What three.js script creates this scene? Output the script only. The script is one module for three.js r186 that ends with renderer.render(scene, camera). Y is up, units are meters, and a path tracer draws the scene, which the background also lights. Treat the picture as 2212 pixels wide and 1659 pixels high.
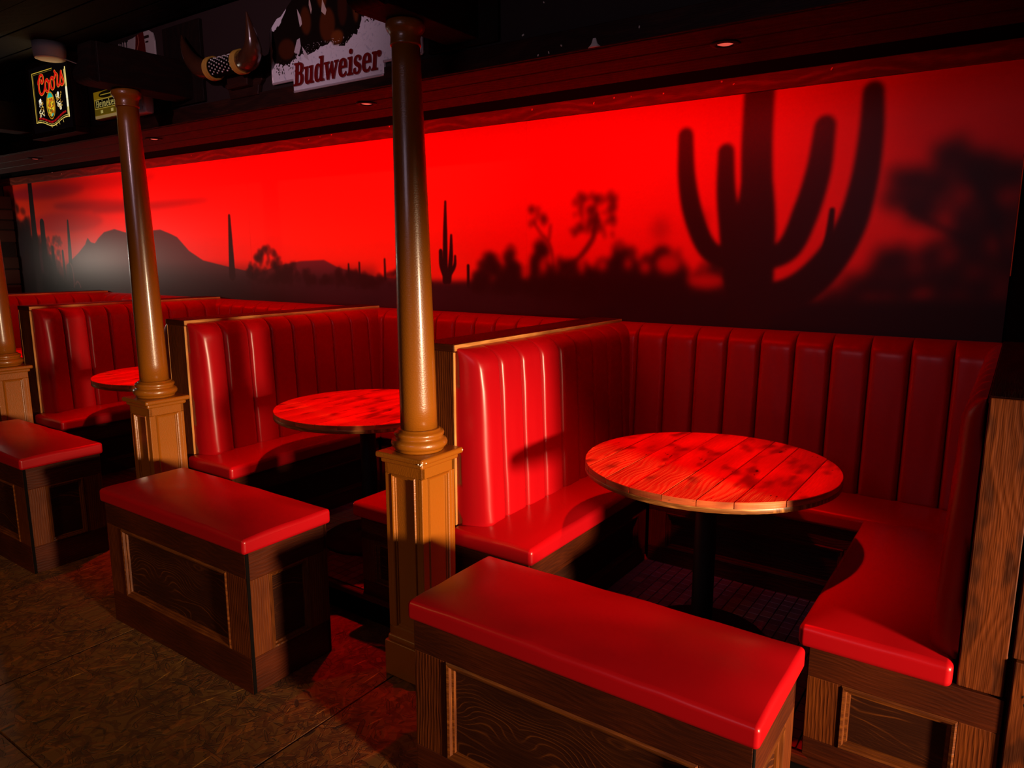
import * as THREE from 'three';
import { RoundedBoxGeometry } from 'three/addons/geometries/RoundedBoxGeometry.js';
import { mergeGeometries, mergeVertices } from 'three/addons/utils/BufferGeometryUtils.js';
import { RectAreaLightUniformsLib } from 'three/addons/lights/RectAreaLightUniformsLib.js';
import { TextGeometry } from 'three/addons/geometries/TextGeometry.js';
import { FontLoader } from 'three/addons/loaders/FontLoader.js';
import { createNoise2D } from 'simplex-noise';

// ------------------------------------------------------------------ camera, exposure, sky, large lights
const renderer = new THREE.WebGLRenderer({ antialias: true });
renderer.toneMapping = THREE.LinearToneMapping;
renderer.toneMappingExposure = 0.93;
renderer.shadowMap.enabled = true;
RectAreaLightUniformsLib.init();
const scene = new THREE.Scene();
scene.background = new THREE.Color(0x000000);
const camera = new THREE.PerspectiveCamera(55.737, 2212 / 1659, 0.05, 60);
camera.rotation.order = 'YXZ';
camera.position.set(1.8956, 1.6661, 3.6551);
camera.rotation.set(-0.1758, 0.6093, 0);
scene.add(camera);

const PITCH = 1.874, PLATFORM = 0.14, ROOM = { left: -7.7, right: 7, front: 7, top: 2.88 };
const RED_DOWN = 13.5, RED_WASH = 92, FLOOD = 400, TV = 3.2, LEFT = 2.2, SIGNS = 12, AMBER = 7;   // strengths of the light sources
function areaLight(color, intensity, w, h, at, to, name) {
  const l = new THREE.RectAreaLight(new THREE.Color(...color), intensity, w, h);
  l.position.set(...at); l.lookAt(new THREE.Vector3(...to)); l.name = name; l.castShadow = true; scene.add(l); return l;
}
// red strips hidden above the back of the soffit wash the mural
const STRIPS = [[-5.7, -3.4], [-3.3, -0.9], [-0.8, 0.95]];
for (const [a, b] of STRIPS) areaLight([1, 0, 0], RED_WASH, b - a, 0.03, [(a + b) / 2, 2.43, 0.775], [(a + b) / 2, 1.75, 0], 'red_strip_glow');
// a hooded flood lamp on a stand, low and far to the right, throws warm light along the row
const flood = new THREE.SpotLight(new THREE.Color(1, 0.72, 0.45), FLOOD, 0, 0.225, 1);
flood.position.set(6.27, 1.22, 3.04); flood.target.position.set(0, 0.48, 1.3); flood.castShadow = true; flood.shadow.radius = 13; flood.name = 'flood_beam';
scene.add(flood, flood.target);
// a television hung from the ceiling behind the camera
areaLight([1, 0.72, 0.95], TV, 1.1, 0.62, [0.75, 2.42, 5.35], [0.7, 0.9, 1.0], 'television_glow');

// ------------------------------------------------------------------ helpers
let seed = 7;
const rnd = () => { seed = (seed * 1664525 + 1013904223) >>> 0; return seed / 4294967296; };
const rr = (a, b) => a + (b - a) * rnd();
const noise = createNoise2D(rnd);
const taken = {};
function numbered(name) { const n = taken[name] = (taken[name] ?? -1) + 1; return n ? `${name}_${String(n).padStart(3, '0')}` : name; }
function tag(o, label, category, group) { o.userData = { label, category }; if (group) o.userData.group = group; return o; }
function thing(name, label, category, at = [0, 0, 0], group) {
  const o = new THREE.Group(); o.name = numbered(name); o.position.set(...at); scene.add(o); return tag(o, label, category, group);
}
function structure(name, o) { o.name = numbered(name); o.userData.kind = 'structure'; scene.add(o); return o; }
function dup(src, dx, label, base) {
  const c = src.clone(); c.name = numbered(base); c.position.x += dx; c.userData = { ...src.userData, label }; scene.add(c); return c;
}
function part(name, geo, mat, parent, at, label) {
  const m = new THREE.Mesh(geo, mat); m.name = name; m.castShadow = m.receiveShadow = true;
  if (at) m.position.set(...at);
  if (label) m.userData.label = label;
  parent.add(m); return m;
}
// texture coordinates in metres from the side a face looks to; u runs along the grain axis
function boxUV(geo, grain = 'x', ou = 0, ov = 0) {
  const g = geo.index ? geo.toNonIndexed() : geo, p = g.attributes.position, uv = new Float32Array(p.count * 2);
  const a = new THREE.Vector3(), b = new THREE.Vector3(), c = new THREE.Vector3(), gi = 'xyz'.indexOf(grain);
  for (let i = 0; i < p.count; i += 3) {
    a.fromBufferAttribute(p, i); b.fromBufferAttribute(p, i + 1); c.fromBufferAttribute(p, i + 2);
    const n = b.clone().sub(a).cross(c.clone().sub(a)), m = [Math.abs(n.x), Math.abs(n.y), Math.abs(n.z)], k = m.indexOf(Math.max(...m));
    const axes = [0, 1, 2].filter((q) => q !== k), u = axes.includes(gi) ? gi : axes[0], v = axes.find((q) => q !== u);
    [a, b, c].forEach((w, j) => { uv[(i + j) * 2] = w.getComponent(u) + ou; uv[(i + j) * 2 + 1] = w.getComponent(v) + ov; });
  }
  g.setAttribute('uv', new THREE.BufferAttribute(uv, 2)); return g;
}
const boxes = new Map();
function board(w, h, d, grain = 'x', r = 0.003, variant = 0) {       // a bar of wood with eased edges
  const key = [w, h, d, grain, r, variant].map((q) => (typeof q === 'number' ? q.toFixed(4) : q)).join();
  if (!boxes.has(key)) boxes.set(key, boxUV(new RoundedBoxGeometry(w, h, d, 1, Math.min(r, w * 0.45, h * 0.45, d * 0.45)), grain, variant * 0.37 + rr(0, 0.4), variant * 0.23 + rr(0, 0.3)));
  return boxes.get(key);
}
function smoothed(geo) { geo.deleteAttribute('uv'); geo.deleteAttribute('normal'); const g = mergeVertices(geo, 1e-5); g.computeVertexNormals(); return g; }
function gridAxis(half, r, n) {                                     // sample positions with the rounding well resolved
  const e = [0, 0.12, 0.3, 0.55, 0.8, 1].map((t) => -half + r * t), out = [...e];
  for (let i = 1; i < n; i++) out.push(-half + r + (2 * (half - r) * i) / n);
  return [...out, ...e.map((x) => -x).reverse()];
}
function pillow(w, h, d, r, crown, n = 10) {                        // an upholstered slab: round edges and a domed top
  const ax = [gridAxis(w / 2, r, n), gridAxis(h / 2, Math.min(r, h * 0.49), 2), gridAxis(d / 2, r, n)];
  const g = new THREE.BoxGeometry(1, 1, 1, ax[0].length - 1, ax[1].length - 1, ax[2].length - 1), p = g.attributes.position, v = new THREE.Vector3(), q = new THREE.Vector3();
  const ry = Math.min(r, h * 0.49);
  for (let i = 0; i < p.count; i++) {
    v.fromBufferAttribute(p, i);
    [v.x, v.y, v.z] = [v.x, v.y, v.z].map((t, k) => ax[k][Math.round((t + 0.5) * (ax[k].length - 1))]);
    q.set(THREE.MathUtils.clamp(v.x, -w / 2 + r, w / 2 - r), THREE.MathUtils.clamp(v.y, -h / 2 + ry, h / 2 - ry), THREE.MathUtils.clamp(v.z, -d / 2 + r, d / 2 - r));
    const o = v.clone().sub(q), s = new THREE.Vector3(o.x / r, o.y / ry, o.z / r);
    if (s.length() > 1e-6) { const k = Math.max(Math.abs(s.x), Math.abs(s.y), Math.abs(s.z)) / s.length(); v.set(q.x + o.x * k, q.y + o.y * k, q.z + o.z * k); }
    if (v.y > 0) v.y += crown * (1 - Math.pow(Math.abs(2 * v.x / w), w > 0.7 ? 9 : 4)) * (1 - Math.pow(Math.abs(2 * v.z / d), d > 0.7 ? 9 : 4)) * (v.y / (h / 2));
    if (v.y > 0) v.y += 0.0022 * noise(v.x * 5 + w * 9, v.z * 5 + d * 3);
    p.setXYZ(i, v.x, v.y, v.z);
  }
  return boxUV(smoothed(g), 'x');
}
// one upholstered channel of a back: x across, y up from 0, z out of the wall; sides end in a stitched valley or round right off
function channel(w, h, bottom, top, left, right) {
  const xs = [], ys = [];
  const edge = [0, 0.02, 0.06, 0.12, 0.2, 0.3, 0.42];
  for (const t of edge) xs.push(t * 0.5);
  for (let i = 1; i < 5; i++) xs.push(0.21 + 0.58 * i / 5);
  for (const t of [...edge].reverse()) xs.push(1 - t * 0.5);
  for (const t of [0, 0.008, 0.02, 0.04]) ys.push(t);
  for (let i = 1; i < 9; i++) ys.push(0.04 + 0.82 * i / 9);
  for (const t of [0.14, 0.11, 0.085, 0.062, 0.042, 0.026, 0.013, 0.005, 0]) ys.push(1 - t);
  const q = (dist, r) => (dist >= r ? 1 : Math.sqrt(Math.max(0, 1 - Math.pow(1 - dist / r, 2))));
  const side = (dist, kind, T) => (kind === 'end' ? -T * (1 - q(dist, 0.05)) : -0.03 * (1 - q(dist, 0.02)));
  const pos = [], idx = [], nx = xs.length, ny = ys.length;
  for (let j = 0; j < ny; j++) for (let i = 0; i < nx; i++) {
    const x = xs[i] * w, y = ys[j] * h, T = bottom + (top - bottom) * ys[j];
    const fill = q(h - y, 0.075) * (0.8 + 0.2 * q(y, 0.03));
    const puff = 0.0022 * Math.sin(Math.PI * xs[i]) + 0.002 * noise(y * 4 + w * 31, xs[i] * 2);
    let z = T * fill + (side(x, left, T) + side(w - x, right, T) + puff) * fill;
    if (left === 'end' && x < 0.09) z -= 0.010 * Math.exp(-Math.pow((x - 0.045) / 0.012, 2)) * fill * Math.exp(-Math.pow((h - y - 0.05) / 0.06, 2));
    pos.push(x - w / 2, y, Math.max(z, 0));
  }
  const back = pos.length / 3;
  for (let j = 0; j < ny; j++) for (const i of [0, nx - 1]) pos.push(xs[i] * w - w / 2, ys[j] * h, 0);
  for (let j = 0; j < ny - 1; j++) for (let i = 0; i < nx - 1; i++) { const a = j * nx + i; idx.push(a, a + 1, a + nx, a + 1, a + nx + 1, a + nx); }
  for (let j = 0; j < ny - 1; j++) {
    const l0 = back + j * 2, l1 = l0 + 2, a0 = j * nx, a1 = a0 + nx;
    idx.push(l0, a0, l1, a0, a1, l1, a0 + nx - 1, l0 + 1, a1 + nx - 1, l0 + 1, l1 + 1, a1 + nx - 1, l0, l1, l0 + 1, l1, l1 + 1, l0 + 1);
  }
  const g = new THREE.BufferGeometry(); g.setAttribute('position', new THREE.Float32BufferAttribute(pos, 3)); g.setIndex(idx);
  const m = mergeVertices(g, 1e-5); m.computeVertexNormals(); return boxUV(m, 'y');
}
function bar(points, radii, sides = 12) {                            // a swept, tapering round bar
  const curve = new THREE.CatmullRomCurve3(points.map((p) => new THREE.Vector3(...p))), n = 40, pos = [], idx = [];
  const fr = curve.computeFrenetFrames(n, false);
  for (let i = 0; i <= n; i++) {
    const t = i / n, c = curve.getPointAt(t), f = t * (radii.length - 1), k = Math.min(Math.floor(f), radii.length - 2), r = radii[k] + (radii[k + 1] - radii[k]) * (f - k);
    for (let j = 0; j < sides; j++) { const a = (j / sides) * 2 * Math.PI; pos.push(...c.clone().addScaledVector(fr.normals[i], Math.cos(a) * r).addScaledVector(fr.binormals[i], Math.sin(a) * r).toArray()); }
  }
  for (let i = 0; i < n; i++) for (let j = 0; j < sides; j++) { const a = i * sides + j, b = i * sides + (j + 1) % sides; idx.push(a, b, a + sides, b, b + sides, a + sides); }
  for (let j = 1; j < sides - 1; j++) { idx.push(0, j + 1, j); const e = n * sides; idx.push(e, e + j, e + j + 1); }
  const g = new THREE.BufferGeometry(); g.setAttribute('position', new THREE.Float32BufferAttribute(pos, 3)); g.setIndex(idx); g.computeVertexNormals(); return boxUV(g, 'x');
}
const lathe = (pts, seg = 40) => { const g = new THREE.LatheGeometry(pts.map(([r, y]) => new THREE.Vector2(r, y)), seg); return g; };
function shapeOf(pts) { const s = new THREE.Shape(); pts.forEach(([x, y], i) => (i ? s.lineTo(x, y) : s.moveTo(x, y))); return s; }

// ------------------------------------------------------------------ materials
const mix = (a, b, t) => a.map((x, i) => x + (b[i] - x) * THREE.MathUtils.clamp(t, 0, 1));
function pixels(w, h, f, srgb = true) {
  const d = new Uint8Array(w * h * 4);
  for (let j = 0; j < h; j++) for (let i = 0; i < w; i++) { const c = f(i / w, j / h); const k = (j * w + i) * 4; d[k] = c[0]; d[k + 1] = c[1]; d[k + 2] = c[2]; d[k + 3] = 255; }
  const t = new THREE.DataTexture(d, w, h); t.magFilter = t.minFilter = THREE.LinearFilter; t.wrapS = t.wrapT = THREE.MirroredRepeatWrapping;
  if (srgb) t.colorSpace = THREE.SRGBColorSpace; t.needsUpdate = true; return t;
}
function wood({ dark, light, freq = 14, wild = 0.6, sharp = 2, fibre = 0.35, blotch = 0.25, line = 0.7, lenU = 1.2, lenV = 0.6, rough = 0.5, bump = 0.0012, coat = 0, off = 0, spec = 0.35, patchy, extra }) {
  const field = (u, v) => {
    const x = u * lenU + off, y = v * lenV + off * 0.7;
    const r = y * freq + wild * noise(x * 1.3, y * 3.1) + wild * 0.5 * noise(x * 3.4 + 9, y * 7) + 0.08 * noise(x * 14, y * 30);
    let s = Math.pow(0.5 + 0.5 * Math.sin(2 * Math.PI * r), sharp) * (0.65 + 0.35 * noise(x * 5 + 60, y * 26));
    if (patchy) s *= THREE.MathUtils.smoothstep(noise(x * 3 + 13, y * 5 + 31), -0.75, 0.5);
    const f = 0.5 + 0.5 * noise(x * 9 + 40, y * 240), b = 0.5 + 0.5 * noise(x * 2.2 + 77, y * 6 + 5);
    return [s, f, b, x, y];
  };
  const map = pixels(1024, 512, (u, v) => { const [s, f, b, x, y] = field(u, v); let c = mix(dark, light, s * line + (f - 0.5) * fibre + b * blotch); if (extra) c = extra(c, x, y, s); return c; });
  const bm = pixels(1024, 512, (u, v) => { const [s, f] = field(u, v), k = 255 * (s * 0.6 + f * 0.4); return [k, k, k]; }, false);
  for (const t of [map, bm]) t.repeat.set(1 / lenU, 1 / lenV);
  return new THREE.MeshPhysicalMaterial({ map, bumpMap: bm, bumpScale: bump, roughness: rough, specularIntensity: spec, clearcoat: coat, clearcoatRoughness: 0.35 });
}
const M = {};
M.stain = wood({ dark: [46, 13, 2], light: [98, 37, 5], freq: 70, wild: 1.6, sharp: 1.4, line: 0.16, fibre: 0.34, blotch: 0.4, rough: 0.5 });
M.stainUp = wood({ dark: [68, 26, 4], light: [132, 64, 11], freq: 90, wild: 0.8, sharp: 1.2, line: 0.14, fibre: 0.34, blotch: 0.35, rough: 0.5, off: 5 });
M.panel = wood({ dark: [38, 12, 3], light: [150, 80, 18], freq: 44, wild: 3.2, sharp: 9, fibre: 0.16, blotch: 0.1, line: 0.5, patchy: true, rough: 0.48, off: 11 });
M.darkPanel = wood({ dark: [34, 11, 4], light: [74, 30, 9], freq: 60, wild: 1.3, sharp: 3, line: 0.25, fibre: 0.2, blotch: 0.1, rough: 0.5, off: 21 });
M.mould = wood({ dark: [66, 28, 6], light: [146, 80, 22], freq: 40, wild: 0.4, line: 0.4, rough: 0.4, spec: 0.6, off: 35 });
M.pale = wood({ dark: [150, 92, 42], light: [214, 150, 84], freq: 20, wild: 0.3, rough: 0.5, off: 31 });
M.plank = wood({ extra: (c, x, y) => mix(mix(c, [38, 14, 4], THREE.MathUtils.smoothstep(noise(x * 4 + 8, y * 9 + 3) + 0.4 * noise(x * 11, y * 31), 0.25, 1.0) * 0.6), [22, 9, 3], THREE.MathUtils.smoothstep(noise(x * 23 + 2, y * 37 + 9) * (0.5 + 0.5 * noise(x * 6, y * 8)), 0.6, 0.75)), dark: [62, 24, 5], light: [114, 52, 12], freq: 40, wild: 1.4, sharp: 1.2, fibre: 0.35, blotch: 0.7, line: 0.12, rough: 0.5, off: 41 });
const blotted = (c, x, y) => {                                       // dark rings, knots and worn patches of old table boards
  const p = noise(x * 3 + 3, y * 7) + 0.35 * noise(x * 9, y * 17 + 4), k = noise(x * 17 + 5, y * 40 + 8) * (0.5 + 0.5 * noise(x * 5 + 2, y * 11));
  let o = mix(c, [84, 36, 20], THREE.MathUtils.smoothstep(p, 0.2, 1.1) * 0.75);
  return mix(o, [30, 14, 10], THREE.MathUtils.smoothstep(k, 0.6, 0.8) * 0.85);
};
M.table = wood({ dark: [150, 64, 34], light: [218, 112, 60], freq: 50, wild: 1.4, sharp: 1.2, fibre: 0.3, blotch: 0.7, line: 0.12, rough: 0.42, bump: 0.0012, coat: 0.1, off: 51, extra: blotted });
M.rim = wood({ dark: [96, 52, 20], light: [206, 142, 72], freq: 40, wild: 0.8, rough: 0.4, coat: 0.3, off: 61 });
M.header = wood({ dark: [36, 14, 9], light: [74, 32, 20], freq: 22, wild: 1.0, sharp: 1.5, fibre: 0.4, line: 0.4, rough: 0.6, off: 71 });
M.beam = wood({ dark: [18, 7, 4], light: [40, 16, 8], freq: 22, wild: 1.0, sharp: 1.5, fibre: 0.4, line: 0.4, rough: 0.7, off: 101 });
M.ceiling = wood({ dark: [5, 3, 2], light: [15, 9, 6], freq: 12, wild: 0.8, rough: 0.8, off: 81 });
M.vinyl = new THREE.MeshPhysicalMaterial({ color: new THREE.Color().setRGB(0.3, 0.0015, 0.004), roughness: 0.32, specularIntensity: 0.7 });
M.column = new THREE.MeshPhysicalMaterial({ color: new THREE.Color().setRGB(0.25, 0.07, 0.0025), roughness: 0.36, clearcoat: 0.5, clearcoatRoughness: 0.16 });
{ const bm = pixels(256, 256, (u, v) => { const k = 128 + 60 * noise(u * 90, v * 14) + 50 * noise(u * 40 + 5, v * 60); return [k, k, k]; }, false); bm.repeat.set(3, 3); M.column.bumpMap = bm; M.column.bumpScale = 0.0006; }
M.iron = new THREE.MeshStandardMaterial({ color: 0x0c0b0b, roughness: 0.55, metalness: 0.4 });
M.wall = new THREE.MeshStandardMaterial({ color: 0x1c0d0b, roughness: 0.9 });
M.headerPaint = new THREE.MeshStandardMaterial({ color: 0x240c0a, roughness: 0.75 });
M.black = new THREE.MeshPhysicalMaterial({ color: 0x0a0605, roughness: 0.9, specularIntensity: 0.1 });
M.trim = wood({ dark: [86, 30, 20], light: [140, 56, 38], freq: 9, wild: 0.8, rough: 0.6, off: 91 });
M.chip = new THREE.MeshStandardMaterial({ color: 0xf2e6dc, roughness: 0.8 });
M.plastic = new THREE.MeshStandardMaterial({ color: 0xcfc6c4, roughness: 0.55 });
M.horn = new THREE.MeshPhysicalMaterial({ color: 0x4a2818, roughness: 0.25, clearcoat: 0.5, clearcoatRoughness: 0.15 });
M.rope = new THREE.MeshStandardMaterial({ color: 0xb98a2e, roughness: 0.7 });
M.tile = [0x6a5a78, 0x75647f, 0x60526a, 0x7a6878].map((c) => new THREE.MeshPhysicalMaterial({ color: c, roughness: 0.42 }));
M.grout = new THREE.MeshStandardMaterial({ color: 0x0f0c0d, roughness: 0.95 });
M.brick = [0x30180f, 0x26120c, 0x381d14].map((c) => new THREE.MeshStandardMaterial({ color: c, roughness: 0.85 }));

function canvasTexture(w, h, draw, repeat) {
  const c = document.createElement('canvas'); c.width = w; c.height = h; draw(c.getContext('2d'), w, h);
  const t = new THREE.CanvasTexture(c); t.colorSpace = THREE.SRGBColorSpace; t.magFilter = THREE.LinearFilter;
  if (repeat) { t.wrapS = t.wrapT = THREE.MirroredRepeatWrapping; t.repeat.set(...repeat); }
  return t;
}
// pressed strand board: layered flakes, worn dark patches, a few pale splinters
function strands(w, h, bumps) {
  return (g) => {
    seed = 99; const S = w / 1.6;
    g.fillStyle = bumps ? '#777' : '#5e3a12'; g.fillRect(0, 0, w, h);
    for (let i = 0; i < 5200; i++) {
      const L = rr(0.025, 0.11) * S, B = rr(0.006, 0.022) * S, a = rr(0, Math.PI), k = rnd();
      g.save(); g.translate(rr(0, w), rr(0, h)); g.rotate(a);
      const q = bumps ? Math.round(90 + 110 * k) : 0, tone = mix([58, 26, 5], [138, 76, 18], k * k);
      g.fillStyle = bumps ? `rgba(${q},${q},${q},0.8)` : `rgba(${tone.map(Math.round).join()},0.5)`;
      g.beginPath(); g.moveTo(-L / 2, 0); g.lineTo(-L * 0.3, -B * rr(0.3, 0.6)); g.lineTo(L * 0.35, -B * rr(0.3, 0.6)); g.lineTo(L / 2, rr(-0.2, 0.2) * B); g.lineTo(L * 0.25, B * rr(0.3, 0.6)); g.lineTo(-L * 0.35, B * rr(0.3, 0.6)); g.closePath(); g.fill();
      if (rnd() < 0.35) { g.strokeStyle = bumps ? 'rgba(20,20,20,0.8)' : 'rgba(24,13,6,0.7)'; g.lineWidth = rr(0.6, 2.2); g.stroke(); }
      g.restore();
    }
    for (let i = 0; i < 260; i++) {                                  // gouges and stains
      g.save(); g.translate(rr(0, w), rr(0, h)); g.rotate(rr(0, Math.PI)); g.fillStyle = bumps ? 'rgba(10,10,10,0.8)' : `rgba(22,12,6,${rr(0.3, 0.8)})`;
      g.beginPath(); g.ellipse(0, 0, rr(2, 26), rr(1, 7), 0, 0, 7); g.fill(); g.restore();
    }
    if (!bumps) for (let i = 0; i < 26; i++) {
      g.save(); g.translate(rr(0, w), rr(0, h)); g.rotate(rr(-0.5, 0.9)); g.fillStyle = `rgba(200,142,56,${rr(0.35, 0.85)})`;
      const L = rr(14, 60); g.beginPath(); g.moveTo(-L, 0); g.lineTo(-L * 0.2, -rr(1, 4)); g.lineTo(L, 0); g.lineTo(-L * 0.1, rr(1, 4)); g.fill(); g.restore();
    }
  };
}
M.floor = new THREE.MeshStandardMaterial({ map: canvasTexture(1400, 1400, strands(1400, 1400, false), [1 / 1.6, 1 / 1.6]), bumpMap: canvasTexture(1400, 1400, strands(1400, 1400, true), [1 / 1.6, 1 / 1.6]), bumpScale: 0.003, roughness: 0.62 });
M.floor.bumpMap.colorSpace = THREE.NoColorSpace;
seed = 4242;

// ------------------------------------------------------------------ the room
const cx = (ROOM.left + ROOM.right) / 2, W = ROOM.right - ROOM.left, D = ROOM.front;
function slab(name, w, h, d, x, y, z, mat) { const m = new THREE.Mesh(boxUV(new THREE.BoxGeometry(w, h, d), 'x'), mat); m.position.set(x, y, z); m.castShadow = m.receiveShadow = true; return structure(name, m); }
const floor = slab('floor', W + 0.4, 0.2, D + 0.4, cx, -0.114, D / 2, M.black);
for (let i = -3; i <= 4; i++) for (let j = 0; j < 3; j++) {          // sheets of strand board with open joints
  const x0 = -1.245 + i * 1.22 + (i === 4 ? 0 : 0), z0 = 0.35 + j * 2.44;
  const g = boxUV(new RoundedBoxGeometry(1.214, 0.014, 2.434, 1, 0.003), 'z', i * 0.6 + j, j * 0.9 + i * 0.31);
  part('floor_panel', g, M.floor, floor, [x0 + 0.61 - cx, 0.107, z0 + 1.22 - D / 2]);
}
slab('ceiling', W + 0.4, 0.2, D + 0.4, cx, ROOM.top + 0.12, D / 2, M.black);
const ceiling = scene.children[scene.children.length - 1];
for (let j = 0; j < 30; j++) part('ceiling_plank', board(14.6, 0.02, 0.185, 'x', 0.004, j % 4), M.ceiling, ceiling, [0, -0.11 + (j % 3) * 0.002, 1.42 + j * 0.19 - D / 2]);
slab('wall_back', W + 0.4, ROOM.top + 0.2, 0.2, cx, ROOM.top / 2, -0.102, M.black);
slab('wall_front', W + 0.4, ROOM.top + 0.2, 0.2, cx, ROOM.top / 2, D + 0.1, M.wall);
slab('wall_left', 0.2, ROOM.top + 0.2, D, ROOM.left - 0.1, ROOM.top / 2, D / 2, M.wall);
slab('wall_right', 0.2, ROOM.top + 0.2, D, ROOM.right + 0.1, ROOM.top / 2, D / 2, M.wall);

// stepped platform with small square tiles
{
  const X0 = -7.7, X1 = 1.86, P = new THREE.Group(); structure('platform', P);
  part('platform_base', boxUV(new THREE.BoxGeometry(X1 - X0, 0.13, 1.47), 'x'), M.black, P, [(X0 + X1) / 2, 0.065, 0.735]);
  part('platform_grout', boxUV(new THREE.BoxGeometry(X1 - X0, 0.006, 1.47), 'x'), M.grout, P, [(X0 + X1) / 2, 0.132, 0.735]);
  part('platform_nosing', board(X1 - X0, 0.032, 0.03, 'x', 0.009), M.stain, P, [(X0 + X1) / 2, 0.125, 1.485]);
  const tg = boxUV(new RoundedBoxGeometry(0.047, 0.008, 0.047, 1, 0.0025), 'x'), rest = [];
  for (let i = 0; i < 190; i++) for (let j = 0; j < 29; j++) {
    const x = 1.83 - i * 0.05, z = 1.44 - j * 0.05;
    const seen = (x > 0.5 && x < 1.42 && z > 0.56 && z < 1.08) || (x > -0.98 && x < -0.42 && z > 1.06);
    if (seen) part('tile', tg, M.tile[Math.floor(rr(0, 4))], P, [x, 0.137 + rr(-0.0006, 0.0006), z]);
    else rest.push([x, z]);
  }
  const field = new THREE.InstancedMesh(tg, M.tile[0], rest.length), m4 = new THREE.Matrix4();
  rest.forEach(([x, z], i) => field.setMatrixAt(i, m4.makeTranslation(x, 0.137, z)));
  field.name = 'tile_field'; field.userData.kind = 'stuff'; field.castShadow = field.receiveShadow = true; P.add(field);
}

// boarded soffit along the back wall, with a painted face above it
{
  const S = new THREE.Group(); structure('soffit', S);
  const x0 = ROOM.left, x1 = 3.4, L = x1 - x0, xm = (x0 + x1) / 2;
  part('soffit_face', boxUV(new THREE.BoxGeometry(L, ROOM.top - 2.395, 0.03), 'x'), M.headerPaint, S, [xm, (ROOM.top + 2.395) / 2, 1.293]);
  part('soffit_back', boxUV(new THREE.BoxGeometry(L, ROOM.top - 2.395, 0.02), 'x'), M.black, S, [xm, (ROOM.top + 2.395) / 2, 0.83]);
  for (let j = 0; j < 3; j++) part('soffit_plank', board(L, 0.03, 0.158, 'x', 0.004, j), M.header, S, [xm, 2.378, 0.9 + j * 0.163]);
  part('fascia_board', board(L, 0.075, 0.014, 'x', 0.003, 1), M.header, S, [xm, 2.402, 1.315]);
  const cg = new THREE.IcosahedronGeometry(0.005, 0);                // flakes of white paint left on the dark face
  for (const [x, y] of [[0.198, 2.555], [0.397, 2.551], [0.308, 2.456], [0.48, 2.391], [0.383, 2.373], [0.428, 2.376], [0.778, 2.403]]) { const c = part('paint_flake', cg, M.chip, S, [x, y, y < 2.45 ? 1.324 : 1.31]); c.scale.set(rr(0.6, 1.3), rr(0.5, 1.2), 0.4); c.rotation.z = rr(0, 3); }
}
{
  const T = new THREE.Group(); structure('trim_1', T);
  part('trim_board', board(9.56, 0.078, 0.022, 'x', 0.004), M.trim, T, [-2.92, 2.466, 0.011]);
  const cg = new THREE.IcosahedronGeometry(0.006, 0);
  for (const x of [-4.9, -4.72, -3.9, -2.42, -2.3, -2.18, -1.62, -1.55, -0.5, -0.1, 0.02, 0.12, 0.3, 0.6, 0.66, 1.1, -6.4, -6.2]) { const c = part('paint_flake', cg, M.chip, T, [x, rr(2.47, 2.503), 0.023]); c.scale.set(rr(0.5, 1.6), rr(0.4, 1), 0.4); c.rotation.z = rr(0, 3); }
  part('picture_edge', board(0.004, 0.52, 0.006, 'y', 0.001), M.pale, T, [1.849, 1.84, 0.004]);
}
// rough stone pier at the far end of the mural wall
{
  const P = new THREE.Group(); structure('wall_pier', P);
  part('pier_core', boxUV(new THREE.BoxGeometry(0.3, 2.3, 0.24), 'y'), M.grout, P, [-7.62, 1.15, 0.14]);
  for (let k = 0, y = 0.02; y < 2.3; k++) { const h = rr(0.1, 0.17); part('stone', boxUV(new RoundedBoxGeometry(0.31 + rr(-0.015, 0.02), h, 0.27, 1, 0.014), 'x'), M.brick[k % 3], P, [-7.615 + rr(-0.006, 0.006), y + h / 2, 0.145]); y += h + 0.008; }
}
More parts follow.
